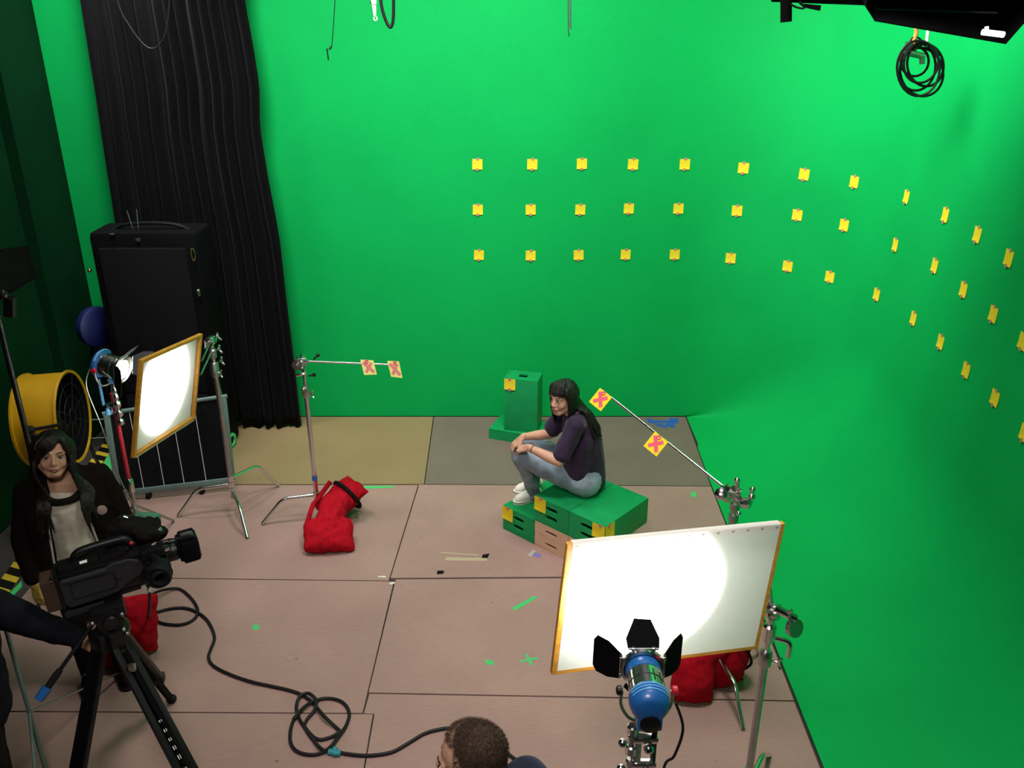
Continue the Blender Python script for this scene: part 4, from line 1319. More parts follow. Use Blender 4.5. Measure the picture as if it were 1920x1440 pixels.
star_mark(992, 1237, 'green tape cross on the floor, right of the two scraps')
strip([(474, 1172), (483, 1171), (488, 1178), (478, 1182), (473, 1178)], m_tapegreen, 'small green tape scrap alone on the left floor right of the cable')
strip([(1297, 923), (1304, 922), (1306, 930), (1300, 933), (1295, 929)], m_tapegreen, 'small green paint scrap on the floor right of the green boxes')
strip([(905, 1040), (918, 1038), (914, 1047), (903, 1046)], m_tapeblack, 'small black tape scrap at the end of the tan strip')
strip([(820, 1070), (833, 1070), (831, 1076), (819, 1077)], m_tapeblack, 'small black tape square left of the tan strip')
strip([(836, 1046), (838, 1045), (914, 1046), (913, 1052), (834, 1051)], m_tapetan, 'pale tan tape strip on the floor, left of the boxes')
strip([(826, 1035), (897, 1040), (897, 1042), (826, 1037)], m_tapetan, 'thin pale scratch line above the tan tape strip')
strip([(708, 1080), (724, 1080), (723, 1083), (709, 1082)], m_tapewhite, 'white tape sliver at the sheet joint left of the boxes')
strip([(730, 1093), (741, 1091), (739, 1095), (731, 1096)], m_tapewhite, 'white scrap on the corner where three sheets meet')
strip([(1003, 1036), (1016, 1041), (1013, 1046), (999, 1042)], m_tapelilac, 'short lilac tape piece before the pale boxes')
strip([(989, 1041), (1000, 1030), (1005, 1033), (995, 1044)], M('clear_tape', (0.40, 0.36, 0.38), 0.4), 'greyish clear tape piece beside the lilac one')
strip([(615, 913), (740, 911), (736, 914), (700, 916), (640, 915)], m_tapegreen, 'green spill line along the rear sheet joint by the sandbag')
bt = thing('blue_tape_mark', 'blue tape scribble in the rear corner of the floor', 'tape', gz(1240, 790, 0.0003), 'tape marks on the floor')
for P in ([(1214, 788), (1272, 789), (1272, 794), (1216, 793)], [(1254, 784), (1262, 784), (1266, 801), (1256, 802)], [(1222, 792), (1246, 797), (1252, 803), (1236, 800)],
          [(1266, 784), (1274, 785), (1252, 800), (1246, 798)], [(1212, 784), (1220, 785), (1226, 790), (1216, 791)]):
    g = G(); Q = [gz(*q) for q in P]
    for q in Q: q.z = 0.0003 + 0.0002 * random.random()
    g.prism(Q, Z * 0.0008); obj('tape_strip', g, m_bluetape, bt, smooth=False)

# ------------------------------------------------------------------ cables
def cable(name, px_pts, r, mat, label, cat='cable', z=None, k=8, nz=0.0):
    P = []
    for q in px_pts:
        zz = q[2] if len(q) > 2 else r + 0.001
        P.append(gz(q[0], q[1], zz))
    g = G(); g.tube(spline(P, k), r, 8)
    return tag(obj(name, g, mat), label, cat)


R1 = 0.0095
cb = cable('camera_cable', [(268, 1128, 0.10), (290, 1112, .06), (312, 1105, .03), (335, 1104), (352, 1115), (366, 1132), (371, 1148), (362, 1162), (340, 1171), (312, 1170), (292, 1163), (284, 1150, .02),
                            (300, 1146), (322, 1141), (345, 1140), (366, 1146), (386, 1160), (398, 1180), (402, 1198), (396, 1215), (391, 1232), (400, 1248), (430, 1264), (470, 1278), (510, 1287),
                            (545, 1295), (570, 1305), (590, 1322), (610, 1345, .03), (628, 1362), (636, 1372, .02), (618, 1383), (595, 1386), (575, 1368), (560, 1345), (556, 1325), (562, 1306, .03),
                            (578, 1300, .03), (592, 1312, .03), (590, 1330, .02), (575, 1350), (572, 1364), (588, 1388), (604, 1405, .02), (622, 1410)], R1, m_cable,
           'long black cable from the camera, coiled on the floor at centre')
cb2 = cable('camera_cable', [(552, 1345), (545, 1368), (545, 1392), (556, 1408), (578, 1415), (600, 1413), (620, 1400, .03), (634, 1380, .035), (648, 1362, .02), (655, 1340), (648, 1322), (632, 1312), (606, 1310), (578, 1320, .03), (560, 1336, .03), (552, 1348, .02)],
            R1, m_cable, 'black cable loop lying in the coil on the floor')
cb3 = cable('camera_cable', [(634, 1411), (670, 1416), (702, 1416), (735, 1410), (765, 1394), (795, 1376), (822, 1368), (850, 1366), (900, 1380), (940, 1405), (965, 1423), (985, 1440), (1010, 1460)], R1, m_cable,
            'black cable running right from the blue connector, past the man\'s head')
g = G(); p = gz(627, 1411, R1 + 0.003); d_ = (gz(640, 1412) - gz(616, 1408)).normalized()
g.cyl(p - d_ * 0.03, p + d_ * 0.035, 0.018, 0.016, 12); g.sph(p + Vector((0.0, 0.012, 0.006)), 0.018); g.box(p + Vector((0.01, -0.01, 0.006)), (0.03, 0.03, 0.02), None, 0.004)
tag(obj('cable_connector', g, M('teal_tape', (0.02, 0.22, 0.27), 0.6)), 'teal taped connector joining the cables on the floor', 'connector')

# ------------------------------------------------------------------ things hanging from the grid
fd = thing('hanging_softlight', 'black soft light housing hanging at the top right', 'lamp', gy(1770, 20, 4.35))
q = [gy(1622, 12, 4.05), gy(1640, 40, 4.05), gy(1886, 83, 4.05), gy(1922, 42, 4.05), gy(1935, -20, 4.05), gy(1640, -45, 4.05)]
inner = [gy(1650, 10, 4.30), gy(1660, 25, 4.35), gy(1880, 30, 4.35), gy(1905, 0, 4.3), gy(1905, -60, 4.3), gy(1660, -60, 4.3)]
qs = [p + Vector((0, 0.0, 0)) for p in q]
back = [p + Vector((-0.02, 0.35, 0.28)) for p in q]
g = G()
n6 = 6
g.ring_loft([qs, back], False)
hs = obj('housing', g, m_black, fd, smooth=False)
sm_ = hs.modifiers.new('t', 'SOLIDIFY'); sm_.thickness = 0.004
g = G(); g.prism([p * 0.985 + Vector((0.02, 0.08, 0.075)) for p in back], (0, 0.004, 0.01)); obj('back_plate', g, m_black, fd, smooth=False)
a, b = gy(1640, 16, 4.02), gy(1870, 22, 4.02)
g = G(); g.prism([a, gy(1640, 19, 4.03), gy(1872, 26, 4.03), b], (0, 0.003, 0)); obj('rim_edge', g, m_plastic, fd, smooth=False)
g = G(); g.cyl(gy(1842, 60, 4.0), gy(1882, 65, 4.0), 0.012, 0.012, 12); g.cyl(gy(1850, 55, 4.0), gy(1850, 50, 4.0), 0.008); obj('tube_end', g, m_tube, fd, 'lit white tube end')
g = G(); g.bar(gy(1700, -30, 4.2), gy(1700, -130, 4.2), 0.05, 0.05); g.bar(gy(1860, -20, 4.2), gy(1860, -120, 4.2), 0.05, 0.05); obj('hanger', g, m_black, fd)

gr = thing('grid_pipe', 'black grid pipe with hanging bar end at the top edge', 'pipe', gy(1560, 2, 4.4))
g = G(); g.cyl(gy(1448, -6, 4.4), gy(1660, 2, 4.4), 0.022, 0.022, 14); obj('pipe', g, m_black, gr)
g = G(); g.cyl(gy(1474, -6, 4.38), gy(1474, 41, 4.38), 0.026, 0.026, 16); obj('bar_end', g, m_black, gr)
g = G(); g.prism([gy(1500, 6, 4.38), gy(1540, 10, 4.38), gy(1538, 20, 4.38), gy(1510, 14, 4.38)], (0, 0.03, 0)); obj('bracket', g, m_black, gr)
g = G(); g.prism([gy(1585, -4, 4.38), gy(1640, -6, 4.38), gy(1630, 10, 4.38), gy(1590, 8, 4.38)], (0, 0.05, 0))
obj('bracket', g, m_black, gr)
g = G(); g.tube(spline([gy(1482, 8, 4.36), gy(1495, 14, 4.36), gy(1508, 15, 4.36), gy(1500, 3, 4.36)], 5), 0.005, 6); obj('loose_wire', g, m_cable, gr)

cc = thing('coiled_cable', 'coil of black cable hanging below the soft light at top right', 'cable', gy(1725, 182, 5.4))
yc = 5.4
g = G()
loops = [(1722, 128, 40, 52, 0), (1727, 118, 32, 38, .3), (1735, 122, 34, 40, -.2), (1718, 125, 36, 45, .1), (1728, 135, 40, 46, -.3), (1715, 115, 26, 28, .2)]
for k, (px, py, rx, ry, tl) in enumerate(loops):
    pts = []
    for t in np.linspace(0, 2 * PI, 30, endpoint=False):
        xx, yy = rx * math.cos(t), ry * math.sin(t)
        pts.append(gy(px + xx * math.cos(tl) - yy * math.sin(tl), py + xx * math.sin(tl) + yy * math.cos(tl), yc + 0.012 * (k - 2.5) + 0.008 * math.sin(t)))
    g = G(); g.tube(pts, 0.0075, 7, closed=True); obj('cable_loop', g, m_cable, cc)
g = G(); g.tube(spline([gy(1716, 40, yc), gy(1718, 62, yc), gy(1712, 80, yc), gy(1716, 92, yc), gy(1710, 97, yc)], 5), 0.012, 8); obj('tie_strap', g, m_orange, cc, 'orange tie strap')
g = G(); g.tube(spline([gy(1706, 78, yc), gy(1712, 70, yc), gy(1724, 72, yc), gy(1730, 82, yc), gy(1722, 90, yc)], 5), 0.005, 7); obj('tie_loop', g, m_cable, cc)
g = G(); g.box(gy(1703, 88, yc), (0.035, 0.03, 0.06), None, 0.006); g.cyl(gy(1706, 100, yc - .02), gy(1732, 106, yc - .02), 0.018); g.cyl(gy(1729, 104, yc - .02), gy(1729, 120, yc - .02), 0.016); obj('plug', g, m_steel, cc)
g = G(); g.cyl(gy(1741, 50, yc), gy(1737, 88, yc), 0.010); obj('white_tag', g, m_paper, cc)
g = G(); g.cyl(gy(1713, -40, yc), gy(1716, 42, yc), 0.006); obj('hanging_line', g, m_cable, cc)

yh = 6.4
hk = thing('wire_hook', 'thin dark wire with small hook hanging near the curtain top', 'hook', gy(616, 112, yh))
g = G(); g.tube(spline([gy(630, -60, yh), gy(628, 0, yh), gy(625, 50, yh), gy(622, 86, yh)], 5), 0.003, 6); obj('wire', g, m_cable, hk)
g = G(); g.tube([gy(622, 86, yh), gy(618, 93, yh), gy(613, 91, yh), gy(616, 113, yh)], 0.005, 6); g.sph(gy(620, 89, yh), 0.009); obj('hook', g, m_dksteel, hk)
hw = thing('safety_clip', 'white metal clip hanging at the top edge beside a black cable loop', 'clip', gy(704, 40, yh))
g = G(); g.cyl(gy(700, -40, yh), gy(701, 8, yh), 0.020, 0.018); g.cyl(gy(701, 8, yh), gy(703, 30, yh), 0.015, 0.009)
obj('clip_body', g, m_paper, hw)
g = G(); g.tube([gy(704 + 3.2 * math.cos(t), 35 + 3.6 * math.sin(t), yh) for t in np.linspace(0, 2 * PI, 12, endpoint=False)], 0.004, 6, closed=True); obj('ring', g, m_paper, hw)
g = G(); g.cyl(gy(694, 4, yh), gy(701, 9, yh), 0.006); obj('lever', g, m_plastic, hw)
g = G(); g.tube(spline([gy(712, -60, yh), gy(714, 0, yh), gy(721, 32, yh), gy(731, 51, yh), gy(737, 38, yh), gy(738, 0, yh), gy(738, -60, yh)], 7), 0.011, 8)
tag(obj('hanging_cable', g, m_cable), 'thick black cable loop hanging beside the white clip', 'cable')
rd = thing('hanging_rods', 'pair of thin grey rods hanging at the top centre', 'rod', gy(1068, 66, yh))
for x0_, y1_ in ((1066, 62), (1070, 54)):
    g = G(); g.cyl(gy(x0_ - 0.5, -60, yh), gy(x0_, y1_, yh), 0.0055); obj('rod', g, m_steel, rd)
g = G(); g.cyl(gy(1066.5, 60, yh), gy(1067, 69, yh), 0.003); obj('tip', g, m_dksteel, rd)
g = G(); g.tube(spline([gy(215, -60, 7.12), gy(222, 8, 7.12), (gy(245, 52, 7.12)), gy(268, 82, 7.12), gy(285, 91, 7.12), gy(300, 83, 7.12), gy(312, 55, 7.12), gy(318, 0, 7.12), gy(318, -60, 7.12)], 7), 0.0065, 7)
tag(obj('hanging_cable', g, m_cable), 'thin black cable looping in front of the curtain top', 'cable')

# ------------------------------------------------------------------ camcorder on its tripod
E = Vector((0.88, 0.47, 0.045)).normalized()      # where the lens looks
S = Vector((E.y, -E.x, 0)).normalized()           # the side toward us
T = S.cross(E).normalized()
if T.z < 0: T = -T
RC = Matrix((E, S, T)).transposed()
c0 = Vector((-1.815, 3.225, 1.26))
vc = thing('video_camera', 'black shoulder video camera on tripod, lens toward the seated woman', 'camera', c0 - T * 0.11)


def loc(e, s, t): return c0 + E * e + S * s + T * t


def cbx(name, c, size, mat, bev=0.006, parent=None, rot=None, label=None):
    g = G(); g.box(loc(*c), size, RC if rot is None else RC @ rot, bev)
    return obj(name, g, mat, parent or vc, label)


bd = cbx('body', (0, 0, 0), (0.33, 0.105, 0.16), m_plastic, 0.014)
# side shell: a long rounded panel, deeper at the back, swelling at the front
g = G()
prof = [(-0.165, 0.050), (-0.155, 0.062), (0.02, 0.062), (0.05, 0.075), (0.12, 0.072), (0.165, 0.050), (0.17, 0.01), (0.15, -0.02), (0.09, -0.045), (0.05, -0.072), (-0.02, -0.082), (-0.15, -0.082), (-0.165, -0.06)]
g.prism([loc(e, 0.052, t) for e, t in prof], S * 0.014)
sh_ = obj('side_shell', g, m_greybody, vc, 'charcoal side shell', smooth=False)
bv = sh_.modifiers.new('b', 'BEVEL'); bv.width = 0.006; bv.segments = 2
g = G()
hatch = [(-0.125, 0.035), (0.045, 0.035), (0.050, 0.028), (0.050, -0.030), (0.040, -0.045), (-0.125, -0.045)]
g.tube([loc(e, 0.0665, t) for e, t in hatch], 0.0025, 6, closed=True); obj('hatch_seam', g, m_tapeblack, sh_)
g = G(); g.bar(loc(-0.15, 0.064, 0.048), loc(0.02, 0.064, 0.050), 0.014, 0.012, S, 0.005); obj('ridge', g, m_greybody, sh_)
g = G(); g.sph(loc(-0.07, 0.067, -0.005), 0.004); g.sph(loc(0.065, 0.067, -0.005), 0.007); obj('screw', g, m_plastic, sh_)
cbx('top_cover', (-0.03, 0.0, 0.088), (0.26, 0.09, 0.03), m_plastic, 0.010)
cbx('label_card', (-0.055, 0.030, 0.1035), (0.030, 0.022, 0.0015), m_paper, 0, None, None, 'white label on top')
cbx('battery', (-0.205, 0, -0.01), (0.065, 0.10, 0.155), m_brownbatt, 0.008)
cbx('battery_plate', (-0.172, 0, 0.0), (0.018, 0.115, 0.17), m_plastic, 0.004)
g = G(); g.box(loc(-0.19, 0.045, 0.074), (0.012, 0.034, 0.008), RC, 0.002); obj('battery_latch', g, m_chrome, vc)
g = G(); g.tube(spline([loc(-0.09, -0.01, 0.095), loc(-0.08, -0.01, 0.122), loc(-0.04, -0.01, 0.137), loc(0.08, -0.01, 0.140), loc(0.125, -0.01, 0.13), loc(0.145, -0.01, 0.095)], 5), 0.019, 10); obj('carry_handle', g, m_plastic, vc)
g = G()
g.prism([loc(0.03, 0.046, 0.075), loc(0.11, 0.046, 0.085), loc(0.125, 0.046, 0.112), loc(0.09, 0.046, 0.118), loc(0.01, 0.046, 0.112)], -S * 0.05)
obj('display_hood', g, m_dksteel, vc, 'silvery top plate', smooth=False)
g = G(); g.sph(loc(0.145, 0.02, 0.122), 0.009); obj('record_button', g, m_redbtn, vc, 'red button')
# viewfinder: tube with padded eyecup reaching toward the side
cbx('front_block', (0.19, -0.005, 0.005), (0.07, 0.10, 0.13), m_plastic, 0.012)
g = G(); g.cyl(loc(0.20, 0.02, 0.065), loc(0.235, 0.13, 0.045), 0.020, 0.022, 12); g.box(loc(0.22, 0.055, 0.07), (0.10, 0.05, 0.04), RC, 0.008)
vf = obj('viewfinder_arm', g, m_plastic, vc)
g = G(); p = loc(0.225, 0.155, 0.020)
g.lathe([(0.030, -0.055), (0.044, -0.05), (0.048, -0.02), (0.050, 0.0), (0.054, 0.012), (0.058, 0.035), (0.050, 0.050), (0.030, 0.045), (0.022, 0.01)], p, (E * -0.25 + S * 0.95 + T * 0.05), 20)
obj('eyecup', g, m_rubber, vc)
g = G(); pts = [p + S * 0.046 + (E * math.cos(t) * 0.034 + T * math.sin(t) * 0.030) for t in np.linspace(0, 2 * PI, 18, endpoint=False)]; g.tube(pts, 0.010, 8, closed=True)
g.tube([q_ + S * -0.03 + (q_ - p - S * 0.046) * 0.45 for q_ in pts], 0.006, 7, closed=True); obj('eyecup_pad', g, m_rubber, vc)
# lens
g = G(); g.lathe([(0.040, 0), (0.044, 0.01), (0.044, 0.05), (0.047, 0.055), (0.047, 0.10), (0.043, 0.105), (0.043, 0.13)], loc(0.22, -0.005, 0.010), E, 24); ln = obj('lens_barrel', g, m_plastic, vc)
for e_ in (0.235, 0.265, 0.30):
    g = G(); g.lathe([(0.0475, 0), (0.0485, 0.003), (0.0485, 0.009), (0.0475, 0.012)], loc(e_, -0.005, 0.010), E, 24); obj('lens_ring', g, m_dksteel, ln)
g = G(); g.box(loc(0.375, -0.005, 0.012), (0.075, 0.135, 0.105), RC, 0.012); g.box(loc(0.35, -0.005, 0.012), (0.05, 0.11, 0.09), RC, 0.01)
obj('lens_hood', g, m_black, vc)
g = G(); g.box(loc(0.4135, -0.005, 0.012), (0.002, 0.11, 0.085), RC, 0.004); obj('lens_glass', g, m_glass, vc)
g = G(); g.box(loc(0.375, 0.012, 0.073), (0.055, 0.05, 0.014), RC, 0.004); g.box(loc(0.395, 0.03, 0.078), (0.02, 0.03, 0.01), RC, 0.003); obj('hood_clip', g, m_plastic, vc)
g = G(); g.box(loc(0.265, 0.040, 0.060), (0.05, 0.02, 0.025), RC, 0.004); g.box(loc(0.26, 0.01, 0.075), (0.022, 0.02, 0.016), RC, 0.003); g.box(loc(0.30, 0.0, 0.07), (0.018, 0.016, 0.014), RC, 0.003); obj('lens_motor', g, m_chrome, vc)
g = G(); g.tube(spline([loc(0.24, 0.03, 0.09), loc(0.29, 0.04, 0.10), loc(0.33, 0.03, 0.085), loc(0.36, 0.02, 0.07)], 5), 0.004, 6); g.tube(spline([loc(0.17, 0.05, 0.03), loc(0.21, 0.08, 0.02), loc(0.19, 0.09, -0.06), loc(0.165, 0.06, -0.09)], 5), 0.006, 6); obj('lead', g, m_cable, vc)
g = G(); g.box(loc(0.20, 0.06, -0.055), (0.05, 0.035, 0.03), RC, 0.006); g.cyl(loc(0.165, 0.065, -0.05), loc(0.20, 0.085, -0.07), 0.014); g.cyl(loc(0.145, 0.062, -0.075), loc(0.175, 0.08, -0.06), 0.008); obj('cable_socket', g, m_chrome, vc)
# wrapped kit on top (camera light under a cloth with a green edge)
g = G()
g.cap(loc(0.13, -0.09, 0.15), loc(0.24, -0.10, 0.115), 0.055, 0.045); g.cap(loc(0.20, -0.06, 0.10), loc(0.27, -0.07, 0.08), 0.045, 0.035); g.sph(loc(0.09, -0.09, 0.13), 0.05)
melt('wrapped_light', g, m_tapeblack, vc, 0.008, 1, 0.012, 26)
g = G()
g.cap(loc(0.20, -0.13, 0.160), loc(0.265, -0.125, 0.125), 0.022, 0.028)
melt('green_cloth', g, M('dusty_green_cloth', (0.05, 0.17, 0.10), 0.9), vc, 0.007, 1, 0.010, 30, 'green cloth edge')
g = G(); g.box(loc(0.265, -0.05, 0.10), (0.03, 0.02, 0.03), RC, 0.003); g.cyl(loc(0.27, -0.05, 0.12), loc(0.285, -0.05, 0.09), 0.008); g.cyl(loc(0.14, -0.08, 0.205), loc(0.155, -0.075, 0.195), 0.008); obj('bracket_bolts', g, m_chrome, vc)
cbx('base_plate', (0.01, 0.0, -0.098), (0.26, 0.07, 0.035), m_plastic, 0.006)
cbx('slide_plate', (-0.10, 0.01, -0.125), (0.16, 0.08, 0.028), m_greybody, 0.006)

tri = thing('tripod', 'black tripod carrying the video camera', 'tripod', (-1.80, 3.16, 0))
hc = Vector((-1.795, 3.175, 1.08))
g = G(); g.box(hc + Z * 0.03, (0.14, 0.11, 0.06), RC, 0.012); g.cyl(hc - S * 0.07, hc + S * 0.07, 0.055, 0.055, 22); obj('fluid_head', g, m_plastic, tri)
g = G(); g.lathe([(0.030, 0), (0.034, 0.004), (0.03, 0.014)], hc + S * 0.068, S, 20); obj('drag_dial', g, m_dksteel, tri)
g = G(); g.lathe([(0.055, 0), (0.075, -0.03), (0.075, -0.06), (0.045, -0.10), (0.03, -0.11)], hc - Z * 0.04, Z, 22); obj('bowl', g, m_plastic, tri)
for e_, t_ in ((0.05, 0.03), (0.045, -0.05), (0.055, -0.075), (-0.07, 0.03)):
    g = G(); g.sph(hc + E * e_ + S * 0.075 + Z * t_, 0.010); obj('lever_bolt', g, m_steel, tri)
ap = Vector((-1.80, 3.16, 1.00))


def leg_foot(px, py, z):
    q_ = gz(px, py, z)
    t_ = (ap.z - 0.015) / (ap.z - z)
    return ap + (q_ - ap) * t_


feet = [leg_foot(152, 1440, 0.42), leg_foot(345, 1440, 0.42), gz(322, 1313, 0.015)]
for k, f in enumerate(feet):
    d = (f - ap)
    out = Vector((d.x, d.y, 0)).normalized()
    tan = out.cross(Z)
    a = ap + out * 0.05 - Z * 0.02
    mid = a + (f - a) * 0.66
    lg = None
    for s_ in (-1, 1):
        g = G(); g.bar(a + tan * s_ * 0.028, mid + tan * s_ * 0.034, 0.024, 0.028, tan, 0.004)
        q_ = obj('leg', g, m_plastic, tri) if s_ < 0 else obj('leg_tube', g, m_plastic, lg)
        lg = lg or q_
    g = G(); g.bar(a + (f - a) * 0.06, f, 0.042, 0.020, tan, 0.004); obj('lower_leg', g, m_black, lg)
    g = G(); g.box(mid, (0.10, 0.05, 0.05), Matrix((tan, out, Z)).transposed(), 0.008); obj('leg_joint', g, m_plastic, lg)
    g = G(); g.box(a, (0.09, 0.06, 0.10), Matrix((tan, out, Z)).transposed(), 0.012); obj('leg_joint', g, m_plastic, lg)
    g = G(); g.sph(f + Z * 0.01, (0.028, 0.028, 0.024)); obj('foot', g, m_rubber, lg)
    if k == 1:
        vw_ = (Vector((0, 0, CAMH)) - mid).normalized()
        g = G()
        for q, L in ((0.36, .010), (0.40, .014), (0.44, .014), (0.475, .018), (0.515, .020), (0.57, .04), (0.63, .035)):
            pp = a + (f - a) * q + tan * -0.0 + vw_ * 0.020
            g.bar(pp, pp + (f - a).normalized() * L, 0.012, 0.004, vw_)
        obj('scale_mark', g, m_paper, lg, 'white scale marks')
        g = G(); g.box(a + (f - a) * 0.13 + vw_ * 0.035, (0.03, 0.02, 0.035), None, 0.004); obj('metal_lock', g, m_steel, lg)
pd = hc - E * 0.06 + S * 0.02
pe = gz(84, 1296, 0.86)
pb_ = pd.lerp(pe, 0.70)
g = G(); g.cyl(pd, pb_, 0.010, 0.009, 10); pk = obj('pan_bar', g, m_plastic, tri)
g = G(); g.tube([pb_, pb_.lerp(pe, 0.2), pe], [0.013, 0.016, 0.015], 10); obj('grip', g, m_rubber, pk)
g = G(); g.cyl(pe - (pe - pd).normalized() * 0.02, pe + (pe - pd).normalized() * 0.04, 0.022, 0.020, 12); obj('blue_grip_end', g, m_blue, pk, 'blue grip end')
g = G(); p = gz(170, 1166, 0.98); g.prism([gz(154, 1150, 1.02), gz(178, 1140, 1.03), gz(183, 1152, 1.01), gz(165, 1178, .95)], (0, 0.003, 0))
tag(obj('paper_tag', g, M('pale_paper', (0.42, 0.38, 0.33), 0.7), smooth=False), 'pale paper tag hanging under the camera by the pan bar', 'paper')
g = G(); g.prism([gz(273, 1092, 1.05), gz(279, 1090, 1.05), gz(282, 1110, 1.0), gz(276, 1112, 1.0)], (0.004, 0.004, 0))
tag(obj('cable_tag', g, m_paper, smooth=False), 'small white tag dangling from the camera cable', 'tag')
g = G(); g.tube(spline([loc(0.165, 0.06, -0.085), gz(279, 1100, 1.02), gz(281, 1125, 0.8), gz(279, 1150, 0.45), gz(276, 1165, 0.1), gz(284, 1150, 0.011)], 6), 0.008, 7)
tag(obj('camera_cable', g, m_cable), 'black cable hanging straight down from the video camera', 'cable')

# thin pale stand at the lower left edge
pA = gz(55, 1335, 0.45)
ls = thing('light_stand', 'thin pale stand pole at lower left with one long strut', 'stand', (pA.x, pA.y, 0), 'lamp stands')
g = G(); g.cyl((pA.x, pA.y, 0), (pA.x, pA.y, 1.05), 0.010); obj('pole', g, m_greyteal, ls)
pf = gz(240, 1258)
g = G(); g.cyl(pA, Vector((pf.x, pf.y, 0.012)), 0.006); obj('strut', g, m_steel, ls)
for q in ((0.20, -0.45),):
    g = G(); g.cyl(pA, (pA.x + q[0], pA.y + q[1], 0.012), 0.008); obj('strut', g, m_greyteal, ls)


# ------------------------------------------------------------------ people
class Head:
    def __init__(s, c, fwd, up=(0, 0, 1), k=1.0):
        s.c = Vector(c)
        y = Vector(fwd).normalized()
        x = y.cross(Vector(up)).normalized()
        z = x.cross(y).normalized()
        s.R = Matrix((x, y, z)).transposed()
        s.k = k

    def p(s, x, y, z): return s.c + s.R @ (Vector((x, y, z)) * s.k)

    def skin(s, g, neck_to=None, ears=True):
        k = s.k
        E_ = lambda x, y, z, r: g.sph(s.p(x, y, z), tuple(q * k for q in r), 18, 12, s.R)
        E_(0, -0.012, 0.030, (0.074, 0.092, 0.084))
        E_(0, 0.020, -0.022, (0.062, 0.066, 0.086))
        E_(0, 0.053, -0.088, (0.030, 0.026, 0.022))
        for q in (-1, 1):
            g.cap(s.p(q * 0.050, 0.005, -0.055), s.p(q * 0.018, 0.055, -0.090), 0.020 * k, 0.019 * k)
            E_(q * 0.034, 0.050, -0.035, (0.026, 0.024, 0.028))
            E_(q * 0.009, 0.091, -0.037, (0.009, 0.009, 0.007))
            if ears: E_(q * 0.076, -0.008, -0.012, (0.010, 0.020, 0.031))
            g.cap(s.p(q * 0.014, 0.080, 0.019), s.p(q * 0.048, 0.064, 0.017), 0.009 * k, 0.008 * k)
        g.cap(s.p(0, 0.078, 0.012), s.p(0, 0.098, -0.030), 0.0075 * k, 0.0105 * k)
        E_(0, 0.079, -0.060, (0.026, 0.014, 0.014))
        if neck_to is not None: g.cap(s.p(0, -0.020, -0.060), neck_to, 0.050 * k, 0.056 * k)

    def features(s, root, lid=0.45, brow=None):
        k = s.k
        for q in (-1, 1):
            g = G(); g.sph(s.p(q * 0.031, 0.0745, 0.0), tuple(v * k for v in (0.0120, 0.0090, 0.0050)), 12, 8, s.R); e = obj('eye', g, m_eyewhite, root, 'eye with dark iris')
            g = G(); g.sph(s.p(q * 0.031 + 0.0, 0.0805, -0.0002), tuple(v * k for v in (0.0074, 0.0048, 0.0056)), 10, 7, s.R); obj('iris', g, m_iris, e)
            g = G(); g.tube(spline([s.p(q * 0.017, 0.083, 0.001), s.p(q * 0.025, 0.0852, 0.0072), s.p(q * 0.034, 0.0845, 0.0080), s.p(q * 0.045, 0.078, 0.003)], 3), 0.0016 * k, 6)
            obj('eyelid', g, m_iris, e)
            g = G(); g.tube(spline([s.p(q * 0.014, 0.0875, 0.019), s.p(q * 0.028, 0.0850, 0.0235), s.p(q * 0.040, 0.0755, 0.0235), s.p(q * 0.050, 0.0645, 0.019)], 3), 0.0020 * k, 6)
            obj('eyebrow', g, brow or m_hair, root)
        g = G()
        g.chain([s.p(-0.023, 0.0845, -0.062), s.p(-0.006, 0.0935, -0.0585), s.p(0.006, 0.0935, -0.0585), s.p(0.023, 0.0845, -0.062)], [0.0015 * k, 0.0038 * k, 0.0038 * k, 0.0015 * k], 8)
        g.chain([s.p(-0.020, 0.085, -0.064), s.p(0, 0.0930, -0.068), s.p(0.020, 0.085, -0.064)], [0.0015 * k, 0.0048 * k, 0.0015 * k], 8)
        obj('lips', g, m_lip, root)


def hand(g, wrist, fdir, back, side, curl=0.35, k=1.0, thumb=0.7, spread=0.08):
    """palm, four unequal bent fingers, thumb from the side of the palm. side +1 left hand, -1 right hand"""
    wrist = Vector(wrist)
    f = Vector(fdir).normalized()
    x = f.cross(Vector(back)).normalized()
    b = x.cross(f).normalized()
    tx = x * side
    kn = wrist + f * 0.088 * k
    for q, r0, r1 in ((-0.027, .014, .012), (-0.009, .015, .013), (0.009, .015, .013), (0.026, .014, .013)):
        g.cap(wrist + f * 0.012 * k + tx * q * 0.7 * k, kn + tx * q * k, r0 * k, r1 * k, 10)
    g.cap(wrist - f * 0.01, wrist + f * 0.03 * k, 0.024 * k, 0.022 * k)
    for q, L, sp in ((0.028, 0.066, 1.2), (0.0095, 0.075, 0.4), (-0.0095, 0.070, -0.4), (-0.028, 0.055, -1.2)):
        p = kn + tx * q * k
        d = (f + tx * sp * spread).normalized()
        a = curl * 0.6
        for seg, (fr, r) in enumerate(((0.45, 0.0088), (0.32, 0.0080), (0.23, 0.0070))):
            dd = d * math.cos(a) - b * math.sin(a)
            e = p + dd * L * fr * k
            g.cap(p, e, r * k, r * 0.93 * k, 9)
            p = e
            a += curl * (1.0 if seg == 0 else 0.8)
    p = wrist + f * 0.028 * k + tx * 0.026 * k - b * 0.004
    d = (f * math.cos(thumb) + tx * math.sin(thumb) - b * 0.25).normalized()
    e = p + d * 0.042 * k
    g.cap(p, e, 0.0125 * k, 0.0098 * k, 9)
    d2_ = (d + f * 0.5 - tx * 0.25).normalized()
    g.cap(e, e + d2_ * 0.032 * k, 0.0096 * k, 0.0078 * k, 9)


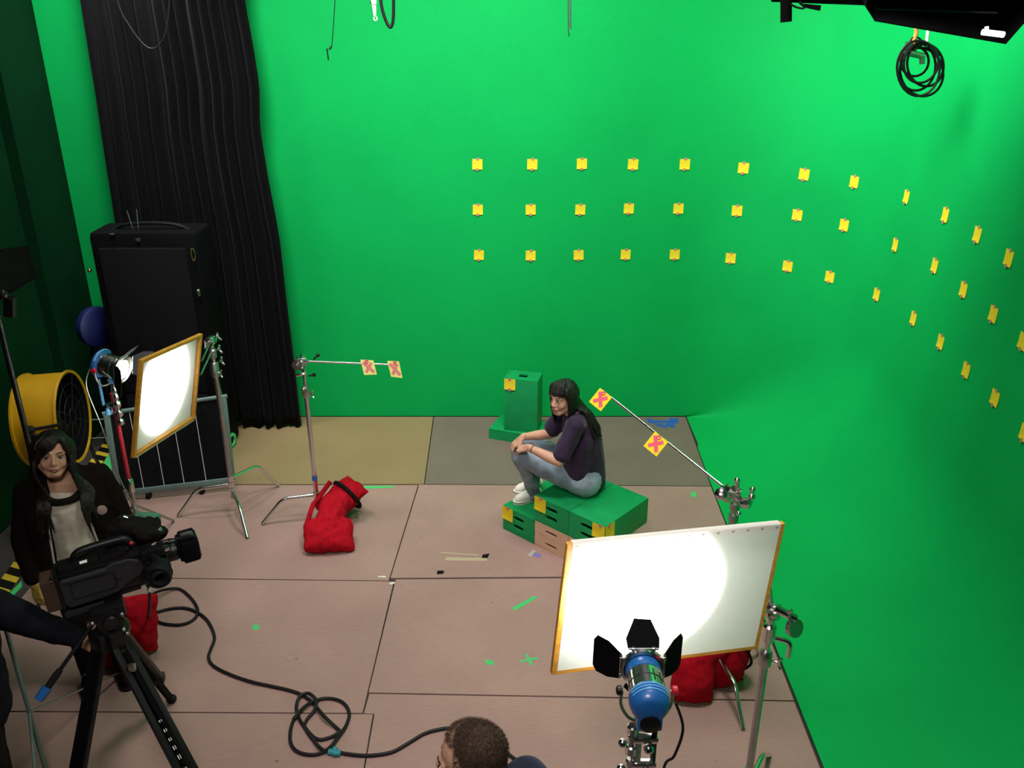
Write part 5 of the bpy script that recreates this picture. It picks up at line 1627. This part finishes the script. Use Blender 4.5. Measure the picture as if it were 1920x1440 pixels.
def lock(g, pts, r0, r1, n=7, k=4):
    P = spline(pts, k)
    m = len(P)
    rr = [r0 * (0.65 + 0.35 * min(1, 4 * i / m)) + (r1 - r0) * max(0, (i / (m - 1) - 0.3) / 0.7) for i in range(m)]
    g.tube(P, rr, n)


# ---------------- the seated woman
hipC = Vector((0.485, 5.46, 0.515))
sw = thing('person', 'person seated on green boxes, dark plum shirt, jeans, long dark hair, hands on knee', 'person', (0.40, 5.46, 0.406), 'people in the studio')
hN, hF = Vector((0.465, 5.375, 0.515)), Vector((0.465, 5.545, 0.515))
kN, kF = Vector((0.050, 5.42, 0.690)), Vector((0.135, 5.575, 0.715))
aN, aF = Vector((0.165, 5.63, 0.275)), Vector((0.165, 5.775, 0.275))
spine = [hipC, Vector((0.520, 5.45, 0.68)), Vector((0.498, 5.43, 0.84)), Vector((0.455, 5.415, 0.97)), Vector((0.415, 5.405, 1.045))]
sN, sF = Vector((0.425, 5.275, 0.985)), Vector((0.395, 5.555, 0.985))
eN, eF = Vector((0.315, 5.185, 0.765)), Vector((0.255, 5.50, 0.815))
wN, wF = Vector((0.115, 5.315, 0.805)), Vector((0.075, 5.415, 0.835))
H = Head((0.345, 5.388, 1.145), (-0.72, -0.68, 0.04), (-0.12, -0.02, 1), 1.02)
g = G()
H.skin(g, Vector((0.418, 5.405, 1.03)), ears=False)
g.chain(spine, [0.10, 0.095, 0.10, 0.10, 0.06], 14)
g.cap(spine[3], sN, 0.06, 0.05); g.cap(spine[3], sF, 0.06, 0.05)
for s_, e_, w_ in ((sN, eN, wN), (sF, eF, wF)):
    g.chain([s_, s_.lerp(e_, 0.5), e_, e_.lerp(w_, 0.35), w_], [0.048, 0.043, 0.036, 0.037, 0.024], 14)
hand(g, wN, (kN + Vector((-0.055, 0.0, 0.035))) - wN, (-0.25, -0.35, 0.9), +1, 0.75, 0.95, 0.45)
hand(g, wF, Vector((-0.085, -0.02, -0.075)), (-0.45, -0.15, 0.85), -1, 0.55, 0.95, 0.55)
melt('body', g, m_skin, sw, 0.0042, 5)
H.features(sw)
# shirt
g = G()
g.chain([hipC + Vector((0.048, 0, -0.022)), spine[1] + Vector((-0.015, 0, 0)), spine[2] + Vector((-0.02, 0, 0)), spine[3] + Vector((0, 0, -0.01)), Vector((0.437, 5.41, 1.015))], [0.138, 0.142, 0.133, 0.113, 0.072], 18)
g.cap(hipC + Vector((-0.04, -0.075, 0.06)), spine[2] + Vector((-0.03, -0.06, 0)), 0.105, 0.10); g.cap(hipC + Vector((-0.04, 0.075, 0.06)), spine[2] + Vector((-0.03, 0.06, 0)), 0.105, 0.10)
g.cap(spine[3] + Vector((0, 0, -0.02)), sN, 0.095, 0.068); g.cap(spine[3] + Vector((0, 0, -0.02)), sF, 0.095, 0.068)
for s_, e_ in ((sN, eN), (sF, eF)):
    d = (e_ - s_)
    g.chain([s_, s_ + d * 0.45, s_ + d * 0.80], [0.066, 0.064, 0.062], 16)
    g.lathe([(0.060, 0), (0.063, 0.012), (0.060, 0.016), (0.052, 0.016)], s_ + d * 0.82, d, 18)
melt('shirt', g, m_navyshirt, sw, 0.008, 3, 0.007, 10, wstretch=(1.2, 1.2, 0.8))
g = G()
nc = Vector((0.418, 5.404, 1.058)); na = (H.c - Vector((0.45, 5.41, 0.98))).normalized()
nx, ny, _ = frame_from(na)
g.tube([nc + (nx * math.cos(t) + ny * math.sin(t)) * 0.066 - na * 0.008 for t in np.linspace(0, 2 * PI, 24, endpoint=False)], 0.006, 7, closed=True)
obj('neckband', g, M('mauve_ribbing', (0.20, 0.13, 0.13), 0.85), sw)
# jeans
g = G()
g.cap(hipC + Vector((0.03, -0.07, -0.005)), hipC + Vector((0.03, 0.07, -0.005)), 0.125, 0.125, 18)
g.cap(hipC + Vector((0.05, -0.05, -0.02)), hN, 0.105, 0.10, 18)
g.cap(hipC + Vector((0.05, 0.05, -0.02)), hF, 0.105, 0.10, 18)
for h_, k_, a_ in ((hN, kN, aN), (hF, kF, aF)):
    g.chain([h_, h_.lerp(k_, 0.55), k_], [0.098, 0.084, 0.062], 18)
    g.chain([k_, k_.lerp(a_, 0.35) + Vector((0.012, 0.012, 0)), a_ + Vector((0, 0, -0.01))], [0.062, 0.060, 0.048], 18)
    g.lathe([(0.044, 0), (0.050, 0.002), (0.051, 0.03), (0.046, 0.035)], a_ + Vector((0, 0, -0.03)), (k_ - a_), 18)
melt('jeans', g, m_denim, sw, 0.008, 3, 0.006, 13, wstretch=(1.4, 1.4, 0.8))
g = G(); d_ = (wN - eN).normalized(); g.lathe([(0.0265, 0), (0.029, 0.002), (0.029, 0.007), (0.0265, 0.009)], wN - d_ * 0.035, d_, 20, cap=False)
obj('bracelet', g, M('brown_bracelet', (0.16, 0.05, 0.02), 0.5), sw)


def shoe(root, heel, toe, up=Z, k=1.0, mat=m_white, sole=m_white):
    heel, toe = Vector(heel), Vector(toe)
    f = (toe - heel).normalized(); x = f.cross(up).normalized(); L = (toe - heel).length
    g = G()
    g.chain([heel + f * 0.03 + up * 0.052, heel + f * L * 0.45 + up * 0.048, heel + f * L * 0.78 + up * 0.034, heel + f * (L - 0.035) + up * 0.030], [0.040, 0.040, 0.036, 0.029], 14)
    g.cap(heel + f * 0.045 + up * 0.06, heel + f * 0.06 + up * 0.10, 0.038, 0.036)
    o = melt('shoe', g, mat, root, 0.006, 2)
    g = G()
    out = [(-0.0, 0.0)]
    prof = [(0.0, 0.022), (0.03, 0.036), (L * 0.35, 0.034), (L * 0.7, 0.043), (L * 0.9, 0.036), (L, 0.012)]
    P = [heel + f * a + x * b for a, b in prof] + [heel + f * a - x * b for a, b in prof[::-1]]
    P = spline(P, 4, closed=True)
    g.prism([p + up * 0.001 for p in P], up * 0.022); obj('sole', g, sole, o)
    g = G()
    for q in (0.42, 0.50, 0.58, 0.66):
        c = heel + f * L * q + up * (0.0905 - 0.055 * (q - 0.42) / 0.24 * 0.55)
        g.tube(spline([c - x * 0.026 - up * 0.012, c, c + x * 0.026 - up * 0.012], 3), 0.0032, 6)
    obj('laces', g, M('lace_grey', (0.28, 0.20, 0.19), 0.7), o)
    g = G(); g.tube([p + up * 0.0165 + (p - (heel + toe) / 2).normalized() * 0.0008 for p in P], 0.0016, 5, closed=True); obj('sole_stripe', g, M('stripe_dark', (0.10, 0.03, 0.03), 0.6), o)
    return o


ztop = 0.2035
fd_ = Vector((-0.90, -0.42, 0)).normalized()
shoe(sw, Vector((0.215, 5.668, ztop)), Vector((0.215, 5.668, ztop)) + fd_ * 0.225)
shoe(sw, Vector((0.225, 5.805, ztop)), Vector((0.225, 5.805, ztop)) + Vector((-0.93, -0.36, 0)).normalized() * 0.225)
# hair
g = G()
E_ = lambda x, y, z, r: g.sph(H.p(x, y, z), tuple(q * H.k for q in r), 18, 12, H.R)
E_(0, -0.022, 0.038, (0.086, 0.094, 0.088))
E_(0, -0.045, -0.01, (0.082, 0.072, 0.09))
rnd = random.Random(3)
g.cap(H.p(0, -0.055, -0.03), Vector((0.485, 5.40, 1.02)), 0.068, 0.050)
for q in (-0.045, 0.045): g.cap(H.p(q, -0.05, -0.05), Vector((0.500, 5.40 - q, 0.985)), 0.045, 0.038)
backw = Vector((0.90, 0.15, 0))
for i in range(64):
    a = math.radians(-108 + 216 * i / 63)            # 0 = back of the head
    sx, sy = math.sin(a), -math.cos(a)
    top = H.p(0.02 * sx, -0.01 + 0.02 * sy, 0.118)
    m1 = H.p(0.083 * sx, -0.015 + 0.088 * sy, 0.045)
    m2 = H.p(0.088 * sx, -0.012 + 0.080 * sy, -0.050)
    if abs(a) < 1.35:
        end = Vector((0.553 + 0.062 * math.cos(a * 1.2) + rnd.uniform(-.01, .01), 5.40 + 0.105 * (-1 if a < 0 else 1) * abs(math.sin(a)) * 0.9, 0.86 + rnd.uniform(-0.05, 0.05)))
        m3 = m2.lerp(end, 0.42) + Vector((0.020, 0, 0.035))
        lock(g, [top, m1, m2, m3, end], 0.0125, 0.003)
    else:
        m3 = m2 + Vector((-0.002 * abs(sx), 0.0, -0.075))
        end = m2 + Vector((0.010 + rnd.uniform(-.015, .015), rnd.uniform(-.012, .012) + (0.0 if a > 0 else 0.0), -0.155 + rnd.uniform(-0.03, 0.03)))
        lock(g, [top, m1, m2, m3, end], 0.012, 0.003)
for i in range(13):
    u = -1 + 2 * i / 12
    x_ = 0.062 * u
    lock(g, [H.p(x_ * 0.25, -0.01, 0.120), H.p(x_ * 0.8, 0.048, 0.097), H.p(x_ * 1.05, 0.079 - 0.022 * u * u, 0.060), H.p(x_ * 1.1 + 0.004, 0.087 - 0.026 * u * u, 0.034 - 0.010 * u * u + rnd.uniform(-.006, .006))], 0.011, 0.003)
for q in (-1, 1):
    for j in range(4):
        y_ = 0.034 - 0.022 * j
        lock(g, [H.p(0, 0.0, 0.118), H.p(q * 0.064, 0.038 - 0.01 * j, 0.070), H.p(q * 0.080, y_, 0.0), H.p(q * 0.079, y_ - 0.004, -0.06), H.p(q * 0.070, y_ - 0.01, -0.125) + Vector((0, 0, rnd.uniform(-.03, .01)))], 0.014, 0.005)
melt('hair', g, m_hair, sw, 0.0040, 1, 0.003, 34, wstretch=(1.6, 1.6, 0.25))

# ---------------- the standing woman at left
lw = thing('person', 'woman standing behind the camera at left, long black hair, dark cardigan, cream top', 'person', (-2.36, 4.0, 0), 'people in the studio')
HL = Head((-2.335, 3.945, 1.475), (0.46, -0.80, 0.22), (0.10, 0.16, 1), 1.0)
up0 = Vector((-2.345, 4.0, 0))
lsp = [up0 + Vector((0, 0, .86)), up0 + Vector((0.0, -0.01, 1.0)), up0 + Vector((0.0, -0.01, 1.14)), up0 + Vector((0.005, 0.0, 1.27)), up0 + Vector((0.005, -0.005, 1.34))]
rt = Vector((0.90, 0.42, 0)).normalized()         # toward her left arm
fw = Vector((0.42, -0.90, 0)).normalized()
sR, sL = lsp[3] - rt * 0.165 + Z * 0.005, lsp[3] + rt * 0.165 + Z * 0.005
eR, eL = lsp[2] - rt * 0.235 + fw * 0.01 - Z * 0.14, lsp[2] + rt * 0.245 + fw * 0.02 - Z * 0.14
wR, wL = gz(66, 1088, 0.80), lsp[0] + rt * 0.25 + fw * 0.17 + Z * 0.02
g = G()
HL.skin(g, lsp[4] - Z * 0.02, ears=False)
g.chain(lsp, [0.12, 0.105, 0.11, 0.10, 0.055], 16)
g.cap(lsp[3], sR, 0.055, 0.048); g.cap(lsp[3], sL, 0.055, 0.048)
g.cap(lsp[2] + rt * 0.05 + fw * 0.03, lsp[3] + rt * 0.05, 0.085, 0.06); g.cap(lsp[2] - rt * 0.05 + fw * 0.03, lsp[3] - rt * 0.05, 0.085, 0.06)
for s_, e_, w_ in ((sR, eR, wR), (sL, eL, wL)):
    g.chain([s_, e_, e_.lerp(w_, 0.35), w_], [0.045, 0.036, 0.036, 0.024], 14)
for s_ in (-1, 1):
    g.chain([lsp[0] + rt * s_ * 0.08 - Z * 0.04, up0 + rt * s_ * 0.09 + Z * 0.47, up0 + rt * s_ * 0.09 + Z * 0.09], [0.075, 0.05, 0.035], 14)
hand(g, wL, fw * 0.9 - Z * 0.25, Z, +1, 0.5)
melt('body', g, m_skin2, lw, 0.0045, 4)
HL.features(lw)
g = G(); hand(g, wR, Vector((0.02, -0.02, -1)) + fw * 0.3, -rt * 0.6 + fw * 0.6, -1, 0.5, 1.08)
g.cap(wR + Z * 0.03, wR - Z * 0.02, 0.033, 0.032)
melt('glove', g, m_mustard, lw, 0.0048, 2, label='mustard work glove')
g = G()
g.chain([lsp[0] + fw * 0.02 - Z * 0.02, lsp[1] + fw * 0.02, lsp[2] + fw * 0.025, lsp[2] + fw * 0.02 + Z * 0.06], [0.135, 0.118, 0.120, 0.105], 18)
for s_ in (-1, 1): g.cap(lsp[2] + rt * s_ * 0.05 + fw * 0.05 + Z * 0.0, lsp[2] + rt * s_ * 0.045 + fw * 0.045 + Z * 0.055, 0.082, 0.055)
melt('cream_top', g, m_cream, lw, 0.008, 3, 0.006, 12)
g = G()
zc = lsp[2] + Z * 0.118 + fw * 0.02
g.tube(spline([zc - rt * 0.10 + Z * 0.02 + fw * 0.06, zc - rt * 0.05 - Z * 0.012 + fw * 0.095, zc - Z * 0.018 + fw * 0.105, zc + rt * 0.05 - Z * 0.012 + fw * 0.095, zc + rt * 0.10 + Z * 0.02 + fw * 0.06], 5), 0.017, 8)
obj('black_neckline', g, m_tapeblack, lw)
# cardigan: sleeves, back and two open fronts
g = G()
g.cap(lsp[3] - fw * 0.03, sR, 0.082, 0.070); g.cap(lsp[3] - fw * 0.03, sL, 0.082, 0.070)
for s_, e_, w_ in ((sR, eR, wR), (sL, eL, wL)):
    g.chain([s_, e_, e_.lerp(w_, 0.9)], [0.074, 0.062, 0.050], 16)
for s_ in (-1, 1):
    g.chain([lsp[3] + rt * s_ * 0.115 + fw * 0.03, lsp[2] + rt * s_ * 0.135 + fw * 0.07, lsp[1] + rt * s_ * 0.14 + fw * 0.06, lsp[0] + rt * s_ * 0.155 + fw * 0.05 - Z * 0.06], [0.060, 0.062, 0.064, 0.070], 14)
g.chain([lsp[3] - fw * 0.05, lsp[2] - fw * 0.06, lsp[1] - fw * 0.055, lsp[0] - fw * 0.05 - Z * 0.06], [0.105, 0.125, 0.125, 0.14], 16)
melt('cardigan', g, m_cardigan, lw, 0.010, 3, 0.010, 9)
g = G()
for s_ in (-1, 1):
    g.tube(spline([lsp[3] + rt * s_ * 0.075 + fw * 0.095, lsp[2] + rt * s_ * 0.095 + fw * 0.128, lsp[1] + rt * s_ * 0.105 + fw * 0.118, lsp[0] + rt * s_ * 0.12 + fw * 0.115 - Z * 0.03], 5), 0.006, 6)
obj('pale_trim', g, m_cream, lw, 'pale cardigan trim')
g = G(); p = lsp[3] + rt * 0.125 + fw * 0.105 - Z * 0.05
g.bar(p, p - Z * 0.115 + fw * 0.02 + rt * 0.01, 0.012, 0.006, fw, 0.002); obj('clipped_pen', g, m_steel, lw)
g = G(); g.lathe([(0.004, 0), (0.026, 0.002), (0.028, 0.010), (0.018, 0.014)], p - Z * 0.075 + rt * 0.025 + fw * 0.015, fw, 16); obj('pale_badge', g, M('badge', (0.35, 0.26, 0.24), 0.6), lw)
g = G()
for s_ in (-1, 1): g.chain([lsp[0] + rt * s_ * 0.075 - Z * 0.02, up0 + rt * s_ * 0.09 + Z * 0.47, up0 + rt * s_ * 0.09 + Z * 0.07], [0.100, 0.068, 0.052], 16)
g.cap(lsp[0] - rt * 0.06 - Z * 0.02, lsp[0] + rt * 0.06 - Z * 0.02, 0.11, 0.11)
melt('trousers', g, m_tapeblack, lw, 0.010, 2, 0.006, 10)
for s_ in (-1, 1): shoe(lw, up0 + rt * s_ * 0.09 - fw * 0.05 + Z * 0.001, up0 + rt * s_ * 0.10 + fw * 0.19 + Z * 0.001, mat=m_tapeblack, sole=m_rubber)
g = G()
g.sph(HL.p(0, -0.024, 0.036), tuple(q * HL.k for q in (0.087, 0.095, 0.091)), 18, 12, HL.R)
g.sph(HL.p(0, -0.05, -0.02), (0.084, 0.07, 0.10), 18, 12, HL.R)
for i in range(26):
    a = math.radians(-100 + 200 * i / 25)
    sx, sy = math.sin(a), -math.cos(a)
    m2 = HL.p(0.090 * sx, -0.015 + 0.085 * sy, -0.06)
    lock(g, [HL.p(0.02 * sx, -0.01, 0.120), HL.p(0.085 * sx, -0.015 + 0.090 * sy, 0.045), m2, m2 + Vector((0, 0, -0.13)) + HL.R @ Vector((0.03 * sx, -0.02, 0)), m2 + Vector((0, 0, -0.29)) + HL.R @ Vector((0.03 * sx, -0.03, 0))], 0.020, 0.007)
for q in (-1, 1):
    for j in range(16):
        t = j / 15
        x0 = 0.083 - 0.006 * t
        y_ = 0.046 - 0.055 * t
        o_ = -rt * q * (0.074 + 0.060 * t)
        dwn = lsp[2] + o_ * 1.05 - rt * q * rnd.uniform(-.012, .012) + fw * (0.158 - 0.02 * t) + Z * (rnd.uniform(-0.10, -0.02) + (0.03 if q < 0 else 0.0))
        lock(g, [HL.p(0.0, 0.0, 0.120), HL.p(q * 0.070, 0.035 - 0.02 * t, 0.070), HL.p(q * x0, y_, -0.01), HL.p(q * (x0 + 0.001), y_ + 0.004, -0.09),
                 lsp[3] + o_ * 0.98 + fw * (0.120 - 0.02 * t) + Z * 0.0, lsp[2] + o_ + fw * (0.150 - 0.02 * t) + Z * 0.06, dwn], 0.0125, 0.003, 7, 5)
for i in range(10):
    t = i / 9
    lock(g, [HL.p(-0.025, 0.0, 0.122), HL.p(-0.020 + 0.05 * t, 0.066, 0.096), HL.p(0.000 + 0.062 * t, 0.087 - 0.014 * t, 0.060 - 0.006 * t), HL.p(0.035 + 0.048 * t, 0.077 - 0.028 * t, 0.024 - 0.03 * t), HL.p(0.062 + 0.024 * t, 0.055 - 0.02 * t, -0.012 - 0.02 * t)], 0.013, 0.006)
    lock(g, [HL.p(-0.025, 0.0, 0.122), HL.p(-0.035 - 0.02 * t, 0.056 - 0.01 * t, 0.096), HL.p(-0.050 - 0.024 * t, 0.066 - 0.02 * t, 0.058), HL.p(-0.067 - 0.012 * t, 0.050 - 0.012 * t, 0.015), HL.p(-0.078 - 0.004 * t, 0.035 - 0.01 * t, -0.03)], 0.012, 0.006)
melt('hair', g, m_hair, lw, 0.0055, 1, 0.004, 26, wstretch=(1.6, 1.6, 0.25))

# ---------------- the man whose head shows at the bottom edge
mb = Vector((-0.09, 1.90, 0))
mn = thing('person', 'man with short brown hair at the bottom edge, seen from above and behind', 'person', mb, 'people in the studio')
HM = Head((-0.120, 1.885, 1.572), (-0.97, 0.22, -0.10), (-0.05, 0.0, 1), 1.02)
mf = Vector((-0.72, 0.70, 0)).normalized(); mr = mf.cross(Z).normalized()
msp = [mb + Z * 0.95 + mf * -0.02, mb + Z * 1.12 - mf * 0.02, mb + Z * 1.22 - mf * 0.015, mb + Z * 1.33 - mf * 0.01, mb + Z * 1.42 - mf * 0.0]
g = G()
HM.skin(g, msp[4] - Z * 0.02)
g.chain(msp, [0.13, 0.125, 0.13, 0.115, 0.065], 16)
hands_ = []
for s_ in (-1, 1):
    sh2 = msp[3] + mr * s_ * 0.19; el = mb + mr * s_ * 0.25 + Z * 1.05 - mf * 0.03; wr_ = mb + mr * s_ * 0.25 + Z * 0.86 + mf * 0.06
    g.cap(msp[3], sh2, 0.07, 0.058); g.chain([sh2, el, wr_], [0.055, 0.042, 0.028], 14)
    hand(g, wr_, Vector((0, 0, -1)) + mf * 0.2, mr * s_, -s_, 0.4, 1.05)
    g.chain([msp[0] + mr * s_ * 0.09, mb + mr * s_ * 0.10 + Z * 0.50, mb + mr * s_ * 0.10 + Z * 0.09], [0.085, 0.055, 0.04], 14)
melt('body', g, m_skin, mn, 0.0055, 2)
HM.features(mn, brow=m_hairbrown)
g = G()
g.sph(HM.p(0, -0.026, 0.046), tuple(q * HM.k for q in (0.0742, 0.086, 0.078)), 22, 14, HM.R)
g.sph(HM.p(0, -0.052, 0.0), tuple(q * HM.k for q in (0.0695, 0.056, 0.062)), 20, 12, HM.R)
hr = melt('hair', g, m_hairbrown, mn, 0.004, 1, 0.0015, 90)
g = G()
rn = random.Random(11)
for i in range(7000):
    a, t = rn.uniform(0, 2 * PI), rn.uniform(-0.25, 1.0)
    ph = math.asin(max(-1, min(1, t)))
    n_ = Vector((math.cos(a) * math.cos(ph), math.sin(a) * math.cos(ph), math.sin(ph)))
    if (n_.y > 0.50 and n_.z < 0.50) or n_.z < -0.2: continue
    p = Vector((n_.x * 0.074, -0.022 + n_.y * 0.090, 0.042 + n_.z * 0.080))
    if n_.z > 0.3 and n_.y > 0: p.z += 0.012 * n_.y
    L = 0.006 + 0.008 * max(0, n_.z) + 0.004 * rn.random()
    d = (n_ * 0.55 + Vector((rn.uniform(-.4, .4), rn.uniform(-.2, .6), -0.25))).normalized()
    a0 = HM.R @ p * HM.k + HM.c
    d0 = HM.R @ d
    x_ = frame_from(d0)[0] * 0.0005
    y_ = frame_from(d0)[1] * 0.0005
    g.add([a0 + x_, a0 - x_ * 0.5 + y_, a0 - x_ * 0.5 - y_, a0 + d0 * L], [(0, 1, 3), (1, 2, 3), (2, 0, 3)])
hs_ = obj('cropped_hairs', g, m_hairbrown, hr); hs_['kind'] = 'stuff'
g = G()
g.chain([msp[0], msp[1], msp[2], msp[3] - Z * 0.01], [0.155, 0.15, 0.155, 0.13], 18)
for s_ in (-1, 1):
    sh2 = msp[3] + mr * s_ * 0.19; el = mb + mr * s_ * 0.25 + Z * 1.05 - mf * 0.03
    g.cap(msp[3] - Z * 0.01, sh2, 0.10, 0.078); g.chain([sh2, sh2.lerp(el, 0.8)], [0.078, 0.066], 16)
melt('shirt', g, M('navy_cotton', (0.014, 0.017, 0.032), 0.9, var=0.2, scale=20, spec=0.1), mn, 0.010, 3, 0.007, 9)
g = G()
for s_ in (-1, 1): g.chain([msp[0] + mr * s_ * 0.085 - Z * 0.02, mb + mr * s_ * 0.10 + Z * 0.50, mb + mr * s_ * 0.10 + Z * 0.07], [0.115, 0.078, 0.062], 16)
g.cap(msp[0] - mr * 0.06, msp[0] + mr * 0.06, 0.13, 0.13)
melt('trousers', g, m_denim, mn, 0.012, 2, 0.006, 10)
for s_ in (-1, 1): shoe(mn, mb + mr * s_ * 0.10 - mf * 0.07 + Z * 0.001, mb + mr * s_ * 0.105 + mf * 0.20 + Z * 0.001, mat=m_tapeblack, sole=m_rubber)

# ---------------- the operator at the left edge, only an arm and hip in view
ob = Vector((-2.30, 2.86, 0))
op = thing('person', 'person at the left edge in dark jacket, one arm reaching to the tripod', 'person', ob, 'people in the studio')
of = Vector((0.86, 0.50, 0)).normalized(); orr = of.cross(Z).normalized()
hO = gz(157, 1200, 0.95)
sO = gz(-70, 1120, 1.28); eO = gz(62, 1166, 1.10)
osp = [ob + Z * 0.92, ob + Z * 1.10 + of * 0.02, ob + Z * 1.25 + of * 0.04, ob + Z * 1.38 + of * 0.05, ob + Z * 1.46 + of * 0.06]
HO = Head(ob + Z * 1.60 + of * 0.10, of - Z * 0.25, Z, 1.0)
g = G()
HO.skin(g, osp[4] - Z * 0.02)
g.chain(osp, [0.13, 0.125, 0.13, 0.115, 0.065], 16)
g.chain([osp[3], sO, eO, eO.lerp(hO, 0.5), hO], [0.07, 0.058, 0.045, 0.040, 0.028], 14)
s2 = osp[3] - orr * 0.19; e2_ = ob - orr * 0.26 + Z * 1.08; w2_ = ob - orr * 0.25 + Z * 0.84 + of * 0.05
g.chain([osp[3], s2, e2_, w2_], [0.07, 0.058, 0.042, 0.028], 14)
hand(g, w2_, Vector((0, 0, -1)) + of * 0.2, -orr, +1, 0.4, 1.05)
hand(g, hO, (hO - eO).normalized() * 0.8 + Vector((0.1, 0.1, -0.25)), (-0.1, -0.65, 0.75), -1, 0.6, 1.05, 0.55)
for s_ in (-1, 1): g.chain([osp[0] + orr * s_ * 0.09, ob + orr * s_ * 0.10 + Z * 0.50, ob + orr * s_ * 0.10 + Z * 0.09], [0.085, 0.055, 0.04], 14)
melt('body', g, m_skin2, op, 0.0055, 2)
HO.features(op)
g = G(); g.sph(HO.p(0, -0.024, 0.036), (0.083, 0.096, 0.09), 18, 12, HO.R); g.sph(HO.p(0, -0.05, -0.01), (0.078, 0.066, 0.08), 18, 12, HO.R); melt('hair', g, m_hair, op, 0.007, 2, 0.004, 40)
g = G()
g.chain([osp[0] - Z * 0.08, osp[1], osp[2], osp[3] - Z * 0.01], [0.165, 0.155, 0.16, 0.135], 18)
g.cap(osp[3] - Z * 0.01, sO, 0.10, 0.085); g.chain([sO, eO, eO.lerp(hO, 0.45), eO.lerp(hO, 0.84)], [0.085, 0.068, 0.058, 0.046], 16)
g.cap(osp[3] - Z * 0.01, s2, 0.10, 0.08); g.chain([s2, e2_, e2_.lerp(w2_, 0.85)], [0.08, 0.066, 0.05], 16)
melt('jacket', g, M('dark_navy_jacket', (0.008, 0.008, 0.012), 0.9, var=0.2, scale=20, spec=0.08), op, 0.010, 2, 0.010, 10)
g = G()
for s_ in (-1, 1): g.chain([osp[0] + orr * s_ * 0.085 - Z * 0.02, ob + orr * s_ * 0.10 + Z * 0.50, ob + orr * s_ * 0.10 + Z * 0.07], [0.12, 0.082, 0.065], 16)
g.cap(osp[0] - orr * 0.06, osp[0] + orr * 0.06, 0.13, 0.13)
melt('trousers', g, m_tapeblack, op, 0.012, 2, 0.006, 10)
for s_ in (-1, 1): shoe(op, ob + orr * s_ * 0.10 - of * 0.07 + Z * 0.001, ob + orr * s_ * 0.105 + of * 0.20 + Z * 0.001, mat=m_tapeblack, sole=m_rubber)
